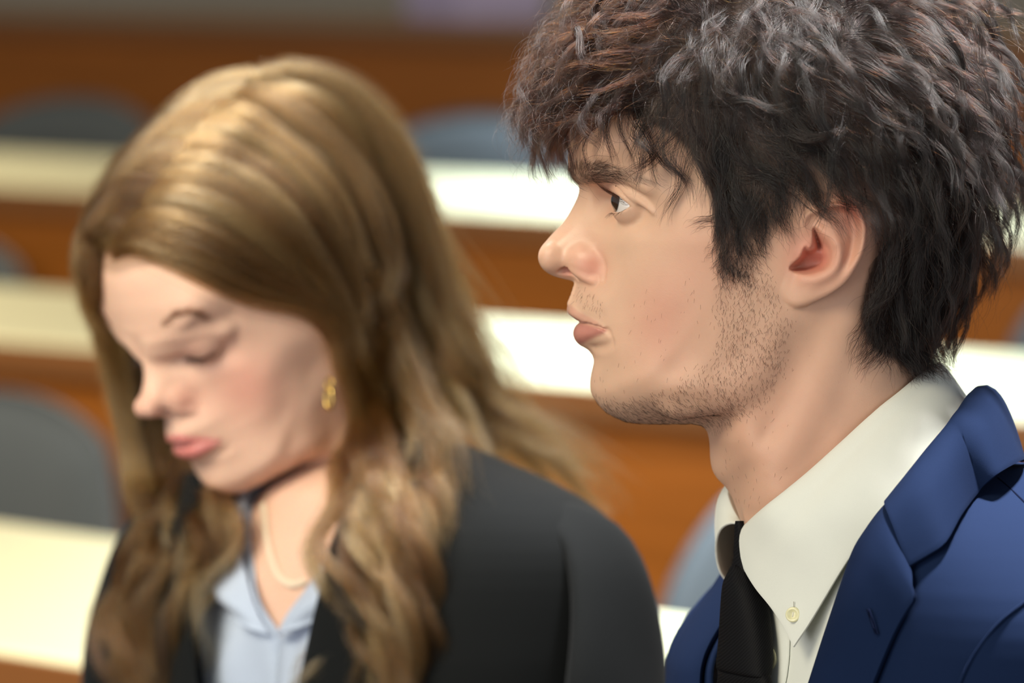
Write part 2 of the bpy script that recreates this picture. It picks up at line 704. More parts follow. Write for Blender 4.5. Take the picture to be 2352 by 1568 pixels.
# a pale lilac folder standing open on the farthest desk
mid, ang, z, dep, fz = ROOT[3]
pf = on_plane(1050, 50, z)
V = np.array([[0.5 * a * q, 0.20 * abs(q) * 0.5 + t, h] for h in (0.0, 0.23) for t in (0.0, 0.006) for q, a in ((-1, 0.34), (0, 0.34), (1, 0.34))])
F = np.array([[0, 1, 7, 6], [1, 2, 8, 7], [4, 3, 9, 10], [5, 4, 10, 11], [6, 7, 10, 9], [7, 8, 11, 10], [1, 0, 3, 4], [2, 1, 4, 5], [0, 6, 9, 3], [8, 2, 5, 11]])
fo = mesh_np('folder', V, F, LILAC, None, False)
fo.location = (pf[0], pf[1] + 0.06, z)
fo.rotation_euler.z = ang
tag(fo, 'pale lilac folder standing on the farthest desk', 'folder')

HEAD_H = 0.75
N_GUIDE = 1100
N_HAIR = 42000
W_PER = 140


class Frame:
    """Camera-aligned millimetre frame of somebody whose mid plane is d metres away."""

    def __init__(self, d):
        self.d = d
        self.S = FPX / d / 1000
        self.o = at(OX, OY, d)

    def p3(self, x, y, w=0.0):
        k = (self.d - w / 1000.0) / self.d
        return np.array([(1176 + (x - 1176) * k - OX) / self.S, -((784 + (y - 784) * k) - OY) / self.S, w])

    def px(self, P):
        P = np.asarray(P, float)
        k = (self.d - P[..., 2] / 1000.0) / self.d
        return np.stack([1176 + (OX + P[..., 0] * self.S - 1176) / k, 784 + (OY - P[..., 1] * self.S - 784) / k], -1)

    def world(self, p):
        return self.o + (np.asarray(p, float) / 1000.0) @ BASIS


# ------------------------------------------------------------------ heads
# midline outline of the man's head in photograph pixels, with the horizontal radius of curvature (mm) there
MAN_OUT = [
    (1305, 352, 58), (1304, 368, 50), (1307, 386, 42), (1318, 404, 34), (1327, 421, 18), (1330, 436, 9), (1326, 453, 6.5), (1316, 474, 6), (1305, 494, 6),
    (1291, 514, 6.2), (1273, 532, 7), (1256, 551, 8), (1245, 567, 9), (1240.5, 583, 9.5), (1241, 597, 9), (1245, 611, 8), (1253, 622, 7), (1265, 631, 5),
    (1281, 637, 4.0), (1299, 641.5, 3.6), (1313, 645, 4.5), (1319, 650, 8), (1319.5, 659, 12), (1316, 673, 16), (1309, 688, 18), (1304.5, 699, 19), (1305, 710, 20),
    (1311, 722, 21), (1320, 733, 22), (1330, 740, 24), (1326, 745, 24), (1320.5, 755, 23), (1319.5, 767, 22), (1322, 781, 22), (1332, 793, 24),
    (1347, 801, 26), (1358, 812, 28), (1363.5, 826, 28), (1361.5, 842, 26), (1357.5, 858, 24), (1355.5, 875, 22), (1356, 893, 21), (1361, 908, 21),
    (1371, 924, 22), (1388, 943, 24), (1411, 957, 27), (1439, 968, 32), (1474, 972.5, 38), (1508, 973, 42), (1551, 973, 44), (1589, 973, 44), (1609, 977, 36),
    (1622, 987, 26), (1627.5, 1003, 22), (1630, 1022, 20), (1631, 1050, 18), (1636, 1078, 17), (1648, 1099, 18), (1668, 1120, 20), (1684, 1150, 22), (1700, 1192, 26),
    (1722, 1240, 34), (1742, 1300, 45), (1752, 1380, 60), (1757, 1470, 70),
    (2330, 1470, 70), (2320, 1300, 60), (2270, 1130, 55), (2200, 990, 50), (2140, 900, 50), (2105, 820, 52),
    (2125, 745, 56), (2172, 650, 60), (2215, 540, 62), (2236, 410, 62), (2225, 270, 66), (2192, 115, 74), (2110, -5, 80), (1975, -75, 80), (1810, -98, 78),
    (1650, -78, 74), (1510, -15, 70), (1405, 80, 66), (1342, 190, 64), (1314, 280, 62)]
# (x, y, half width mm) seen from the side
MAN_W = [
    (1750, 150, 72), (1950, 250, 77), (1950, 100, 66), (2100, 300, 66), (2100, 150, 52), (1900, 0, 42), (1700, 20, 46), (1560, 150, 60), (1460, 250, 57), (1400, 200, 42),
    (1350, 300, 35), (1352, 372, 37), (1340, 398, 26), (2000, 420, 76), (2130, 450, 57), (2190, 350, 38), (2100, 600, 52), (2030, 700, 53), (1800, 400, 74), (1650, 350, 67),
    (1570, 300, 64), (1560, 420, 61.5), (1505, 440, 56), (1450, 392, 51), (1500, 390, 56.5), (1400, 372, 45),
    # orbit and nose wall
    (1350, 452, 10.5), (1350, 480, 10.5), (1375, 452, 12), (1375, 490, 12.5), (1400, 452, 14), (1398, 480, 15), (1415, 432, 29), (1420, 465, 15.5), (1440, 465, 23), (1470, 465, 40), (1468, 435, 47), (1500, 475, 51), (1530, 485, 56.5),
    (1396, 518, 20), (1420, 515, 28.5), (1445, 528, 38), (1485, 535, 47), (1530, 550, 55.5), (1600, 555, 64), (1700, 555, 69), (1780, 560, 70.5),
    (1322, 500, 7), (1340, 520, 10.5), (1365, 530, 15.5), (1310, 530, 8.5), (1285, 550, 8), (1265, 565, 6.5), (1255, 590, 6.8), (1275, 590, 9.5), (1300, 575, 10), (1302, 603, 10.3), (1330, 560, 11.5), (1330, 595, 13.2),
    (1355, 565, 14.0), (1382, 565, 19.5), (1357, 605, 15.5), (1386, 610, 18.5), (1399, 610, 24), (1380, 640, 19), (1394, 640, 24.5), (1290, 625, 5.5), (1325, 632, 8.5),
    # cheek
    (1410, 600, 27.5), (1440, 615, 37.5), (1420, 560, 32), (1460, 575, 42.5), (1500, 645, 48.5), (1580, 650, 58), (1680, 655, 63.5), (1765, 660, 67), (1540, 600, 55),
    # mouth and chin
    (1338, 665, 11), (1358, 668, 16.5), (1392, 665, 25.5), (1425, 690, 33), (1480, 730, 43.5), (1560, 750, 52), (1650, 760, 58), (1740, 760, 62),
    (1322, 705, 9.5), (1340, 722, 14.5), (1365, 735, 20.5), (1335, 765, 11), (1355, 768, 17), (1378, 764, 22.5), (1395, 756, 25.8), (1420, 765, 31.5), (1470, 810, 40), (1550, 850, 47.5), (1640, 850, 54), (1720, 830, 58),
    (1375, 800, 17.5), (1395, 810, 24), (1385, 835, 18), (1410, 840, 26.5),
    (1378, 880, 14.5), (1395, 900, 20.5), (1425, 900, 27.5), (1470, 912, 33.5), (1550, 925, 40.5), (1620, 925, 46), (1690, 905, 52),
    (1790, 800, 60),
    # neck
    (1655, 1010, 23), (1700, 1050, 38), (1690, 985, 42), (1760, 1000, 50), (1860, 940, 55.5), (1960, 880, 58), (2060, 840, 43), (1800, 1090, 52), (1900, 1050, 56), (2010, 990, 54), (2110, 950, 38),
    (1730, 1160, 32), (1790, 1180, 46), (1900, 1200, 57), (2050, 1150, 57), (2170, 1130, 44), (1985, 650, 64), (1955, 750, 60), (1900, 830, 57.5), (1870, 600, 71), (1870, 700, 66), (1900, 1400, 55), (2100, 1400, 55),
]
EYE = (1461, 464, 31.5)
EYE_R = 12.0
LID_AZ = [-90, -55, -30, 0, 25, 45, 62, 74, 90]
MAN_LID_UP = [-6, -6, 19, 23, 19, 12, 0, -10, -11]
MAN_LID_LO = [-6, -6, -17, -23, -26, -25, -19, -12, -11]

EAR_OUT = [(1840, 485), (1862, 474), (1887, 466), (1930, 460), (1959, 466), (1979, 484), (1990, 513), (1992, 543), (1986, 578), (1970, 612), (1950, 644), (1921, 670), (1887, 689),
           (1858, 701), (1832, 706), (1812, 699), (1798, 682), (1791, 661), (1798, 640), (1802, 615), (1806, 590), (1818, 560), (1826, 525)]
CONCHA = [(1817, 611), (1828, 601), (1840, 589), (1846, 573), (1853, 564), (1861, 569), (1868, 562), (1869, 543), (1868, 526), (1874, 521), (1887, 538), (1900, 556), (1908, 574), (1909, 592), (1903, 609), (1890, 620), (1858, 628), (1832, 626), (1818, 619)]


def build_head(out, wpts, lid_up, lid_lo, h=0.9, eye=EYE, nose=None, closed=False, ear=True, mouth_w=25.5, female=False, lam=0.004):
    """The head and neck as one smooth implicit surface in head frame mm; returns the field, its mesh and helpers."""
    O = np.array([(*pm(x, y), r) for x, y, r in out])
    C = cr(np.vstack([O, O[:1]]), 520)[:-1]
    lo = (O[:, 0].min() - 5, O[:, 1].min() + 6, 0)
    hi = (O[:, 0].max() + 5, O[:, 1].max() + 6, 98)
    fd = Field(lo, hi, h)
    UU, VV = np.meshgrid(fd.ax[0], fd.ax[1], indexing='ij')
    Q = np.column_stack([UU.ravel(), VV.ravel()])
    d = poly_sd(C[:, :2], Q).reshape(UU.shape)
    L = 28.0
    sat = lambda t: np.where(t > 0, L * (1 - np.exp(-np.maximum(t, 0) / L)), t)
    dd = sat(d)
    bl = blur2(dd, 1.6 / h)
    bl = blur2(bl, 1.6 / h)
    k = sstep(2.0, 5.0, d)
    dd = dd * (1 - k) + bl * k
    # width scale
    Wp = np.array([(*pm(x, y, w), w) for x, y, w in wpts])
    dw = sat(poly_sd(C[:, :2], Wp[:, :2]))
    Sw = np.log(Wp[:, 2] / np.sqrt(np.maximum(dw, 0.6)))
    So = np.log(np.sqrt(2 * O[:, 2]))
    X = np.vstack([Wp[:, :2], O[:, :2]])
    T = tps_fit(X / 50.0, np.concatenate([Sw, So]), lam)
    S = np.exp(np.clip(tps_eval(T, Q / 50.0), 0.5, 3.2)).reshape(UU.shape)
    G = dd * S * S
    G = np.where(d > 2, G, G)
    gu, gv = np.gradient(G, h)
    Wc = fd.ax[2][None, None, :]
    fd.F[:] = (Wc ** 2 - G[:, :, None]) / np.sqrt(4 * Wc ** 2 + (gu ** 2 + gv ** 2)[:, :, None] + 4.0)
    Wmap = np.sqrt(np.maximum(G, 0))

    def width(x, y, add=0.0):
        """Half width of the bare surface at photograph pixel (x, y) of the mid plane frame."""
        w = 30.0
        for _ in range(3):
            u, v = pm(x, y, w)
            i = min(max((u - fd.lo[0]) / h, 0), fd.n[0] - 2)
            j = min(max((v - fd.lo[1]) / h, 0), fd.n[1] - 2)
            a, b = int(i), int(j)
            fi, fj = i - a, j - b
            w = (Wmap[a, b] * (1 - fi) + Wmap[a + 1, b] * fi) * (1 - fj) + (Wmap[a, b + 1] * (1 - fi) + Wmap[a + 1, b + 1] * fi) * fj
        return w + add

    def on(x, y, add=0.0):
        return p3(x, y, width(x, y) + add)

    onx = lambda x, y: on(x, y, -2.4)
    # nose wings, nostrils
    fd.ell(p3(1348, 606, 10.6), (8.6, 8.0, 6.0), 6.0, rot=math.radians(-30), yaw=math.radians(18))
    fd.tube([p3(1316, 618, 10.5), p3(1334, 631, 13.2), p3(1352, 641, 15.0), p3(1367, 645, 16.3)], [1.3, 1.8, 2.0, 2.2], 1.8)
    fd.ell(p3(1266, 590, 4.0), (6.2, 6.6, 5.6), 3.5)
    fd.tube([p3(1284, 624, 4.8), p3(1299, 622, 6.2), p3(1316, 625, 8.2)], [1.1, 2.5, 2.0], 0.6, sub=True)
    fd.tube([p3(1299, 624, 6.6), p3(1312, 613, 6.6), p3(1330, 598, 6.2)], [2.3, 2.7, 2.2], 0.6, sub=True)
    fd.tube([p3(1302, 629, 7.2), p3(1318, 634, 8.4), p3(1334, 638, 9.4)], [1.0, 1.7, 1.2], 1.0, sub=True)
    # groove behind the wing
    fd.tube([p3(1366, 572, 17.6), p3(1378, 586, 19.6), p3(1388, 612, 21.2), p3(1387, 642, 21.4)], [0.1, 0.5, 0.9, 0.9], 2.2, sub=True)
    # lips
    mo = [p3(1327, 741, 0), p3(1335, 739, 6), on(1350, 742, -0.2), on(1372, 749, -0.2), on(1393, 757.5, -0.4)]
    f = 1.25 if female else 1.0
    fd.tube([p3(1314.5, 713, 0), p3(1321, 718, 7), on(1343, 731, -1.4), on(1368, 744, -1.3), on(1386, 753, -1.2)], [2.6 * f, 2.4 * f, 2.1 * f, 1.5, 0.9], 2.0)
    fd.tube([p3(1334, 766, 0), p3(1338, 766, 8), on(1354, 764, -2.2), on(1374, 760, -1.8), on(1389, 757, -1.2)], [3.5 * f, 3.3 * f, 2.9 * f, 1.9, 0.9], 2.4)
    fd.tube(mo, [0.4, 0.4, 0.4, 0.4, 0.3] if female else [0.6, 0.6, 0.65, 0.65, 0.6], 1.0, sub=True)
    fd.tube([on(1394, 758, 0.2), on(1400, 766, 0.4), on(1403, 778, 0.4)], [0.8, 0.9, 0.4], 2.0, sub=True)
    fd.tube([on(1362, 800, 0.6), on(1385, 797, 0.6), on(1402, 788, 0.6)], [0.6, 1.4, 0.8], 4.0, sub=True)
    # ridge of the upper lip, philtrum
    fd.tube([p3(1318, 654, 3.2), p3(1312, 678, 3.8), p3(1305.5, 697, 4.2)], [0.2, 0.3, 0.4], 2.5)
    # brow and the fold above the eye
    bw = 0.25 if female else 1.0
    fd.tube([on(1330, 402, -3.5), on(1345, 402, -3.2), on(1372, 396, -2.8), on(1430, 402, -2.0), on(1490, 428, -1.0)], [2.2 * bw, 3.2 * bw, 3.6 * bw, 2.8 * bw, 1.4], 8.0)
    # eye socket, lids and the opening
    E = p3(*eye)
    fd.ell(E, (13.4, 13.2, 13.4), 3.0)
    if not closed:
        fd.tube([p3(1398, 428, 24), p3(1420, 433, 35.5), p3(1450, 446, 43.5), p3(1478, 466, 48), p3(1500, 486, 50.5)], [1.5, 2.1, 2.4, 1.8, 0.7], 3.2)
    s, U, V, Wg = fd.box(E - 19, E + 19)
    x, y, z = U - E[0], V - E[1], Wg - E[2]
    r = np.sqrt(x * x + y * y + z * z) + 1e-6
    az = np.degrees(np.arctan2(z + 0 * x, -x + 0 * z))
    el = np.degrees(np.arcsin(np.clip(y / r, -1, 1)))
    up = np.interp(az, LID_AZ, lid_up)
    lw = np.interp(az, LID_AZ, lid_lo)
    if not closed:
        ap = np.maximum(np.maximum(el - up, lw - el), np.maximum(az - 77, -57 - az)) * (PI / 180) * 12.5
        ap = np.maximum(ap, r - 18)
        fd.F[s] = smax(fd.F[s], -ap.astype(np.float32), 0.5)
    else:
        # closed lids: a fine crease where they meet
        ap = np.abs(el - lw) * (PI / 180) * 13.0 - 0.35
        ap = np.maximum(ap, np.maximum(az - 80, -60 - az) * 0.2)
        ap = np.maximum(ap, np.abs(r - 13.6) - 1.2)
        fd.F[s] = smax(fd.F[s], -ap.astype(np.float32), 0.8)
    # lid crease
    fd.tube([E + 13.9 * np.array([-math.cos(math.radians(e)) * math.cos(math.radians(a)), math.sin(math.radians(e)), math.cos(math.radians(e)) * math.sin(math.radians(a))]) for a, e in ((12, 46 if closed else 38), (22, 44 if closed else 35), (38, 39 if closed else 30), (62, 20 if closed else 13), (80, 2 if closed else -4))], [0.02, 0.25, 0.45, 0.4, 0.2], 0.9, sub=True)
    if closed:
        fd.tube([onx(1342, 437), onx(1362, 437), onx(1384, 432), onx(1408, 424), onx(1440, 419), onx(1476, 426)], [4, 5.5, 7, 8, 8, 6], 10.0)
    # neck muscle and throat
    fd.tube([on(1935, 740, -7), on(1880, 900, -7), on(1800, 1060, -7), on(1745, 1190, -8)], [7, 7.5, 7.5, 7], 10.0)
    # jaw bone
    if not female:
        fd.tube([on(1790, 740, -7.6), on(1750, 840, -7.6), on(1670, 900, -7.6), on(1560, 928, -8)], [7, 7.5, 7.5, 7], 9.0)
    if ear:
        add_ear(fd)
    return fd, on, width


def add_ear(fd):
    P = np.array([pm(x, y, 76) for x, y in EAR_OUT])
    P = cr(np.vstack([P, P[:1]]), 160)[:-1]
    lo = np.array([*P.min(0) - 4, 45])
    hi = np.array([*P.max(0) + 4, 98])
    s, U, V, Wg = fd.box(lo, hi)
    UU, VV = np.meshgrid(U.ravel(), V.ravel(), indexing='ij')
    Q = np.column_stack([UU.ravel(), VV.ravel()])
    de = poly_sd(P, Q)
    px = lambda pts: np.array([pm(x, y, 78) for x, y in pts])

    def ridge(pts, amp, sig):
        d, t = line_d(cr(px(pts), 40), Q)
        a = np.interp(t, np.linspace(0, 1, len(amp)), amp)
        return a * np.exp(-0.5 * (d / sig) ** 2)

    xs = OX + Q[:, 0] * S0
    ys = OY - Q[:, 1] * S0
    plane = 71.5 + np.clip((xs - 1810) / 180, -0.2, 1.2) * 12.5 - np.clip((ys - 460) / 240, 0, 1) * 1.5
    H = ridge([(1858, 545), (1845, 515), (1858, 490), (1890, 476), (1932, 472), (1965, 484), (1980, 515), (1980, 548), (1973, 580), (1955, 615), (1934, 645)], [0.5, 3.0, 3.6, 3.8, 3.8, 3.8, 3.6, 3.2, 2.6, 1.5, 0.3], 1.75)
    H = H + ridge([(1906, 498), (1914, 525), (1924, 560), (1925, 595), (1912, 622), (1880, 640), (1848, 640)], [0.8, 2.6, 3.6, 3.6, 3.0, 2.4, 1.8], 2.4)
    H = H + ridge([(1881, 522), (1900, 540), (1915, 560)], [2.0, 2.0, 1.0], 1.6)
    H = H - ridge([(1905, 486), (1940, 489), (1958, 515), (1961, 550), (1953, 590), (1938, 622)], [0.6, 1.2, 2.4, 3.0, 2.6, 0.6], 2.0)
    H = H - 3.6 * np.exp(-0.5 * (((xs - 1884) / 9) ** 2 + ((ys - 502) / 10) ** 2))
    H = H + 2.6 * np.exp(-0.5 * (((xs - 1826) / 10) ** 2 + ((ys - 585) / 13) ** 2))
    H = H + 1.6 * np.exp(-0.5 * (((xs - 1830) / 22) ** 2 + ((ys - 668) / 20) ** 2))
    dc = poly_sd(cr(px(CONCHA + CONCHA[:1]), 120)[:-1], Q)
    H = H - 12.0 * sstep(-0.6, 3.6, dc) + 5.0 * np.exp(-0.5 * (line_d(px([(1866, 562), (1880, 575), (1896, 580)]), Q)[0] / 2.2) ** 2) * sstep(0, 2, dc)
    rt = 3.4
    e = np.clip(rt - de, 0, rt)
    rnd = rt - np.sqrt(np.maximum(rt * rt - e * e, 0))
    top = plane + H - rnd
    thick = 5.5 + 5.0 * sstep(0.0, 3.0, dc)
    bot = plane - thick * 0.6 + np.minimum(H, 0) + rnd * 0.8
    front = np.clip((1842 - xs) / 25, 0, 1)
    bot = bot - 9 * front - 5 * sstep(0, 3, dc)
    shp = UU.shape
    top, bot, de = (a.reshape(shp)[:, :, None] for a in (top, bot, de))
    Fe = np.maximum(np.maximum((Wg - top) * 0.85, (bot - Wg) * 0.85), -de)
    # hollow of the ear also carves the head behind it
    cut = np.maximum((top - 0.01 - Wg), -(dc.reshape(shp)[:, :, None] - 0.6))
    F = smin(fd.F[s], Fe.astype(np.float32), 1.8)
    carve = np.maximum(-(Wg - top), -(dc.reshape(shp)[:, :, None]))
    fd.F[s] = smax(F, -np.maximum(carve, -50).astype(np.float32), 0.8)


def region(V, pts, soft=3.0, ww=20.0):
    """0..1 mask of vertices inside a photograph polygon (side view), feathered by soft mm."""
    P = np.array([pm(x, y, ww) for x, y in pts])
    P = cr(np.vstack([P, P[:1]]), 90)[:-1]
    return sstep(-soft, soft, poly_sd(P, V[:, :2]))


def spot(V, x, y, w, r):
    c = p3(x, y, w)
    q = V.copy()
    q[:, 2] = np.abs(q[:, 2])
    return np.exp(-0.5 * (np.linalg.norm(q - c, axis=1) / r) ** 2)


# ------------------------------------------------------------------ skin, eye and hair materials
def skin_material(name, base, red, lip, hairdark, bump=1.0):
    m = mat(name, base, 0.46)
    t = NT(m)
    n1 = t.noise(60, 4, 0.6)
    n2 = t.noise(420, 3, 0.6)
    c = t.mix(n1, tuple(x * 0.93 for x in base), tuple(min(1, x * 1.06) for x in base))
    c = t.mix(t.math('MULTIPLY', t.attr('red'), 1.0), c, red)
    sp = t.ramp(t.noise(900, 2, 0.5), (0.70, (0, 0, 0)), (0.78, (1, 1, 1)))
    c = t.mix(t.math('MULTIPLY', sp, 0.16), c, tuple(x * 0.55 for x in red))
    c = t.mix(t.attr('lips'), c, lip)
    c = t.mix(t.attr('shade'), c, hairdark)
    t.l(c, t.b.inputs['Base Color'])
    t.b.inputs['Subsurface Weight'].default_value = 0.22
    t.b.inputs['Subsurface Radius'].default_value = (1.0, 0.36, 0.18)
    t.b.inputs['Subsurface Scale'].default_value = 0.0035
    t.b.inputs['Specular IOR Level'].default_value = 0.42
    r = t.math('SUBTRACT', 0.52, t.math('MULTIPLY', t.attr('oily'), 0.2))
    t.l(r, t.b.inputs['Roughness'])
    hsum = t.math('ADD', t.math('MULTIPLY', n2, 0.6), t.math('MULTIPLY', t.noise(1500, 2, 0.5), 0.4))
    t.bump(hsum, 0.22 * bump, 0.0006)
    return m


def hair_material(name, melanin, red, rough=0.3, radial=0.45, vary=0.5, rand=0.2):
    m = bpy.data.materials.new(name)
    m.use_nodes = True
    nt = m.node_tree
    nt.nodes.remove(nt.nodes['Principled BSDF'])
    h = nt.nodes.new('ShaderNodeBsdfHairPrincipled')
    h.model = 'CHIANG'
    h.parametrization = 'MELANIN'
    h.inputs['Melanin'].default_value = melanin
    h.inputs['Melanin Redness'].default_value = red
    h.inputs['Roughness'].default_value = rough
    h.inputs['Radial Roughness'].default_value = radial
    h.inputs['Random Color'].default_value = rand
    h.inputs['Random Roughness'].default_value = 0.15
    a = nt.nodes.new('ShaderNodeAttribute')
    a.attribute_name = 'tone'
    ma = nt.nodes.new('ShaderNodeMath')
    ma.operation = 'MULTIPLY_ADD'
    nt.links.new(a.outputs['Fac'], ma.inputs[0])
    ma.inputs[1].default_value = -vary
    ma.inputs[2].default_value = melanin
    nt.links.new(ma.outputs[0], h.inputs['Melanin'])
    nt.links.new(h.outputs[0], nt.nodes['Material Output'].inputs[0])
    return m


def eye_material(iris=(0.035, 0.018, 0.01)):
    m = mat('eye', (0.8, 0.78, 0.75), 0.15, Coat_Weight=1.0, Coat_Roughness=0.02)
    t = NT(m)
    a = t.attr('gaze')                       # angle from the gaze axis, degrees
    c = t.ramp(t.math('DIVIDE', a, 90.0), (0.0, (0.004, 0.004, 0.004)), (0.105, (0.004, 0.004, 0.004)), (0.125, iris), (0.29, tuple(x * 0.9 for x in iris)), (0.335, (0.02, 0.012, 0.01)),
               (0.375, (0.62, 0.59, 0.57)), (0.7, (0.72, 0.66, 0.63)), (1.0, (0.7, 0.45, 0.42)))
    t.l(c, t.b.inputs['Base Color'])
    return m


def make_eye(parent, to_world, center, gaze, material, side):
    """Eyeball with a bulging cornea; gaze is a unit vector in the head frame."""
    n, k = 49, 64
    th = np.linspace(0, PI, n)
    th = PI * (th / PI) ** 1.25
    ph = np.linspace(0, 2 * PI, k, endpoint=False)
    g = np.asarray(gaze, float)
    g = g / np.linalg.norm(g)
    a = np.cross(g, [0, 1, 0.2])
    a /= np.linalg.norm(a)
    b = np.cross(g, a)
    r = EYE_R * np.where(th < 0.5, 1 + 0.055 * np.cos(th / 0.5 * PI / 2) ** 2 * 1.6, 1)
    V = center + r[:, None, None] * (np.cos(th)[:, None, None] * g + np.sin(th)[:, None, None] * (np.cos(ph)[None, :, None] * a + np.sin(ph)[None, :, None] * b))
    V = V.reshape(-1, 3)
    o = mesh_np('eye', to_world(V), grid_faces(n, k, True), material, parent)
    attr(o, 'gaze', np.degrees(np.repeat(th, k)))
    return o


def vnormals(V, Fq):
    a, b, c, d = (V[Fq[:, i]] for i in range(4))
    fn = np.cross(c - a, d - b)
    N = np.zeros_like(V)
    for i in range(4):
        for k in range(3):
            N[:, k] += np.bincount(Fq[:, i], fn[:, k], len(V))
    return N / (np.linalg.norm(N, axis=1, keepdims=True) + 1e-12)


class Skull:
    """Nearest point and normal lookup on a head mesh (head frame mm)."""

    def __init__(self, V, N, step=9):
        from mathutils import kdtree
        self.V, self.N = V[::step], N[::step]
        self.t = kdtree.KDTree(len(self.V))
        for i, p in enumerate(self.V):
            self.t.insert(p, i)
        self.t.balance()

    def look(self, P):
        i = np.array([self.t.find(p)[1] for p in P])
        n = self.N[i]
        return ((P - self.V[i]) * n).sum(1), n


def pick(rng, V, N, weight, n):
    """n random surface points with probability following weight."""
    p = weight / weight.sum()
    i = rng.choice(len(V), n, p=p)
    return i


def short_hairs(rng, V, N, idx, flow, length, lift, K=5, curl=0.25, jitter=0.5):
    """Short hairs: flow (n,3) directions, length (n,) mm."""
    n = len(idx)
    p = V[idx] + rng.normal(0, jitter, (n, 3))
    nn = N[idx]
    p -= nn * ((p - V[idx]) * nn).sum(1)[:, None]
    d = flow - nn * (flow * nn).sum(1)[:, None]
    d /= np.linalg.norm(d, axis=1, keepdims=True) + 1e-9
    side = np.cross(nn, d)
    d = d + side * rng.normal(0, curl, n)[:, None] + nn * lift
    bend = side * rng.normal(0, curl * 0.8, n)[:, None] - nn * (lift * 0.4)
    s = np.linspace(0, 1, K)[None, :, None]
    return p[:, None] - nn[:, None] * 0.15 + length[:, None, None] * (s * d[:, None] + s * s * bend[:, None])


# ------------------------------------------------------------------ the man: head
RNG = np.random.default_rng(7)
MAN = thing('person', 'person in a blue suit jacket and black tie, dark wavy hair, seen in profile', 'person', man_world([20, -560, 0]))
fdm, on, width = build_head(MAN_OUT, MAN_W, MAN_LID_UP, MAN_LID_LO, h=HEAD_H)
MV, MF = fdm.mesh()
MV = taubin(MV, MF, 2)
MN = vnormals(MV, MF)
if (MN * (MV - MV.mean(0))).sum() < 0:
    MN = -MN
SKIN_M = skin_material('skin_man', srgb(209, 171, 145), srgb(200, 128, 110), srgb(178, 112, 102), srgb(62, 50, 44))
body = mesh_np('body', man_world(MV), MF, SKIN_M, MAN)
aw = np.abs(MV[:, 2])
lips = region(MV, [(1303, 702), (1311, 700), (1330, 716), (1360, 732), (1392, 756), (1372, 753), (1340, 743), (1322, 738), (1300, 720)], 1.0, 12) * 0.42
lips = np.maximum(lips, region(MV, [(1316, 742), (1340, 742), (1370, 751), (1393, 758), (1385, 765), (1362, 776), (1340, 788), (1328, 790), (1312, 770)], 1.3, 12) * 0.85) * (aw < 27)
red = 0.32 * spot(MV, 1520, 705, 50, 14) + 0.2 * spot(MV, 1500, 790, 46, 12) + 0.68 * spot(MV, 1358, 612, 17, 6.5) + 0.16 * spot(MV, 1262, 590, 4, 9) + 0.12 * spot(MV, 1330, 560, 10, 8)
red += 0.9 * spot(MV, 1303, 621, 5, 2.6)
red += 0.35 * spot(MV, 1950, 560, 80, 20) + 0.75 * spot(MV, 1958, 475, 82, 7) + 0.9 * spot(MV, 1865, 590, 66, 9) + 0.25 * spot(MV, 1800, 1000, 55, 45) + 0.35 * spot(MV, 1395, 430, 28, 9)
red += 0.25 * spot(MV, 1620, 580, 62, 16)
HAIRLINE = [(1322, 225), (1400, 235), (1470, 275), (1560, 325), (1612, 410), (1632, 470), (1642, 560), (1660, 628), (1742, 640), (1762, 575), (1800, 520), (1845, 480), (1900, 455), (1962, 455),
            (1996, 505), (2002, 570), (1988, 640), (1976, 700), (1978, 750), (2005, 800), (2070, 832), (2150, 850), (2330, 700), (2360, -220), (1300, -240)]
scalp = region(MV, HAIRLINE, 2.0, 55)
earz = (spot(MV, 1890, 580, 80, 17) + spot(MV, 1850, 650, 76, 14)) * (aw > 66)
scalp = scalp * (1 - np.clip(earz * 2.2, 0, 1))
stub = np.maximum(region(MV, [(1655, 625), (1750, 635), (1800, 720), (1800, 830), (1740, 930), (1640, 985), (1560, 990), (1440, 990), (1370, 930), (1390, 915), (1440, 925), (1520, 900), (1600, 850), (1650, 790), (1640, 700)], 4, 50),
                  0.5 * region(MV, [(1318, 655), (1345, 660), (1380, 690), (1392, 725), (1360, 712), (1325, 690)], 1.5, 15))
browm = region(MV, [(1308, 384), (1330, 376), (1380, 378), (1440, 392), (1490, 418), (1500, 430), (1450, 420), (1390, 414), (1335, 417), (1318, 408)], 1.5, 35)
attr(body, 'lips', np.clip(lips, 0, 1))
attr(body, 'red', np.clip(red, 0, 1))
attr(body, 'shade', np.clip(np.maximum(np.maximum(scalp * (0.95 - 0.25 * sstep(480, 600, OY - MV[:, 1] * S0) * (MV[:, 0] < 20)), stub * 0.13), browm * 0.45), 0, 1))
attr(body, 'oily', np.clip(spot(MV, 1290, 565, 6, 9) + 0.6 * lips + 0.5 * spot(MV, 1350, 590, 17, 7), 0, 1))
EYE_M = eye_material()
for sg in (1, -1):
    c = p3(*EYE) * np.array([1, 1, sg])
    make_eye(MAN, man_world, c, (-1.0, 0.10, 0.22 if sg > 0 else 0.12), EYE_M, sg)

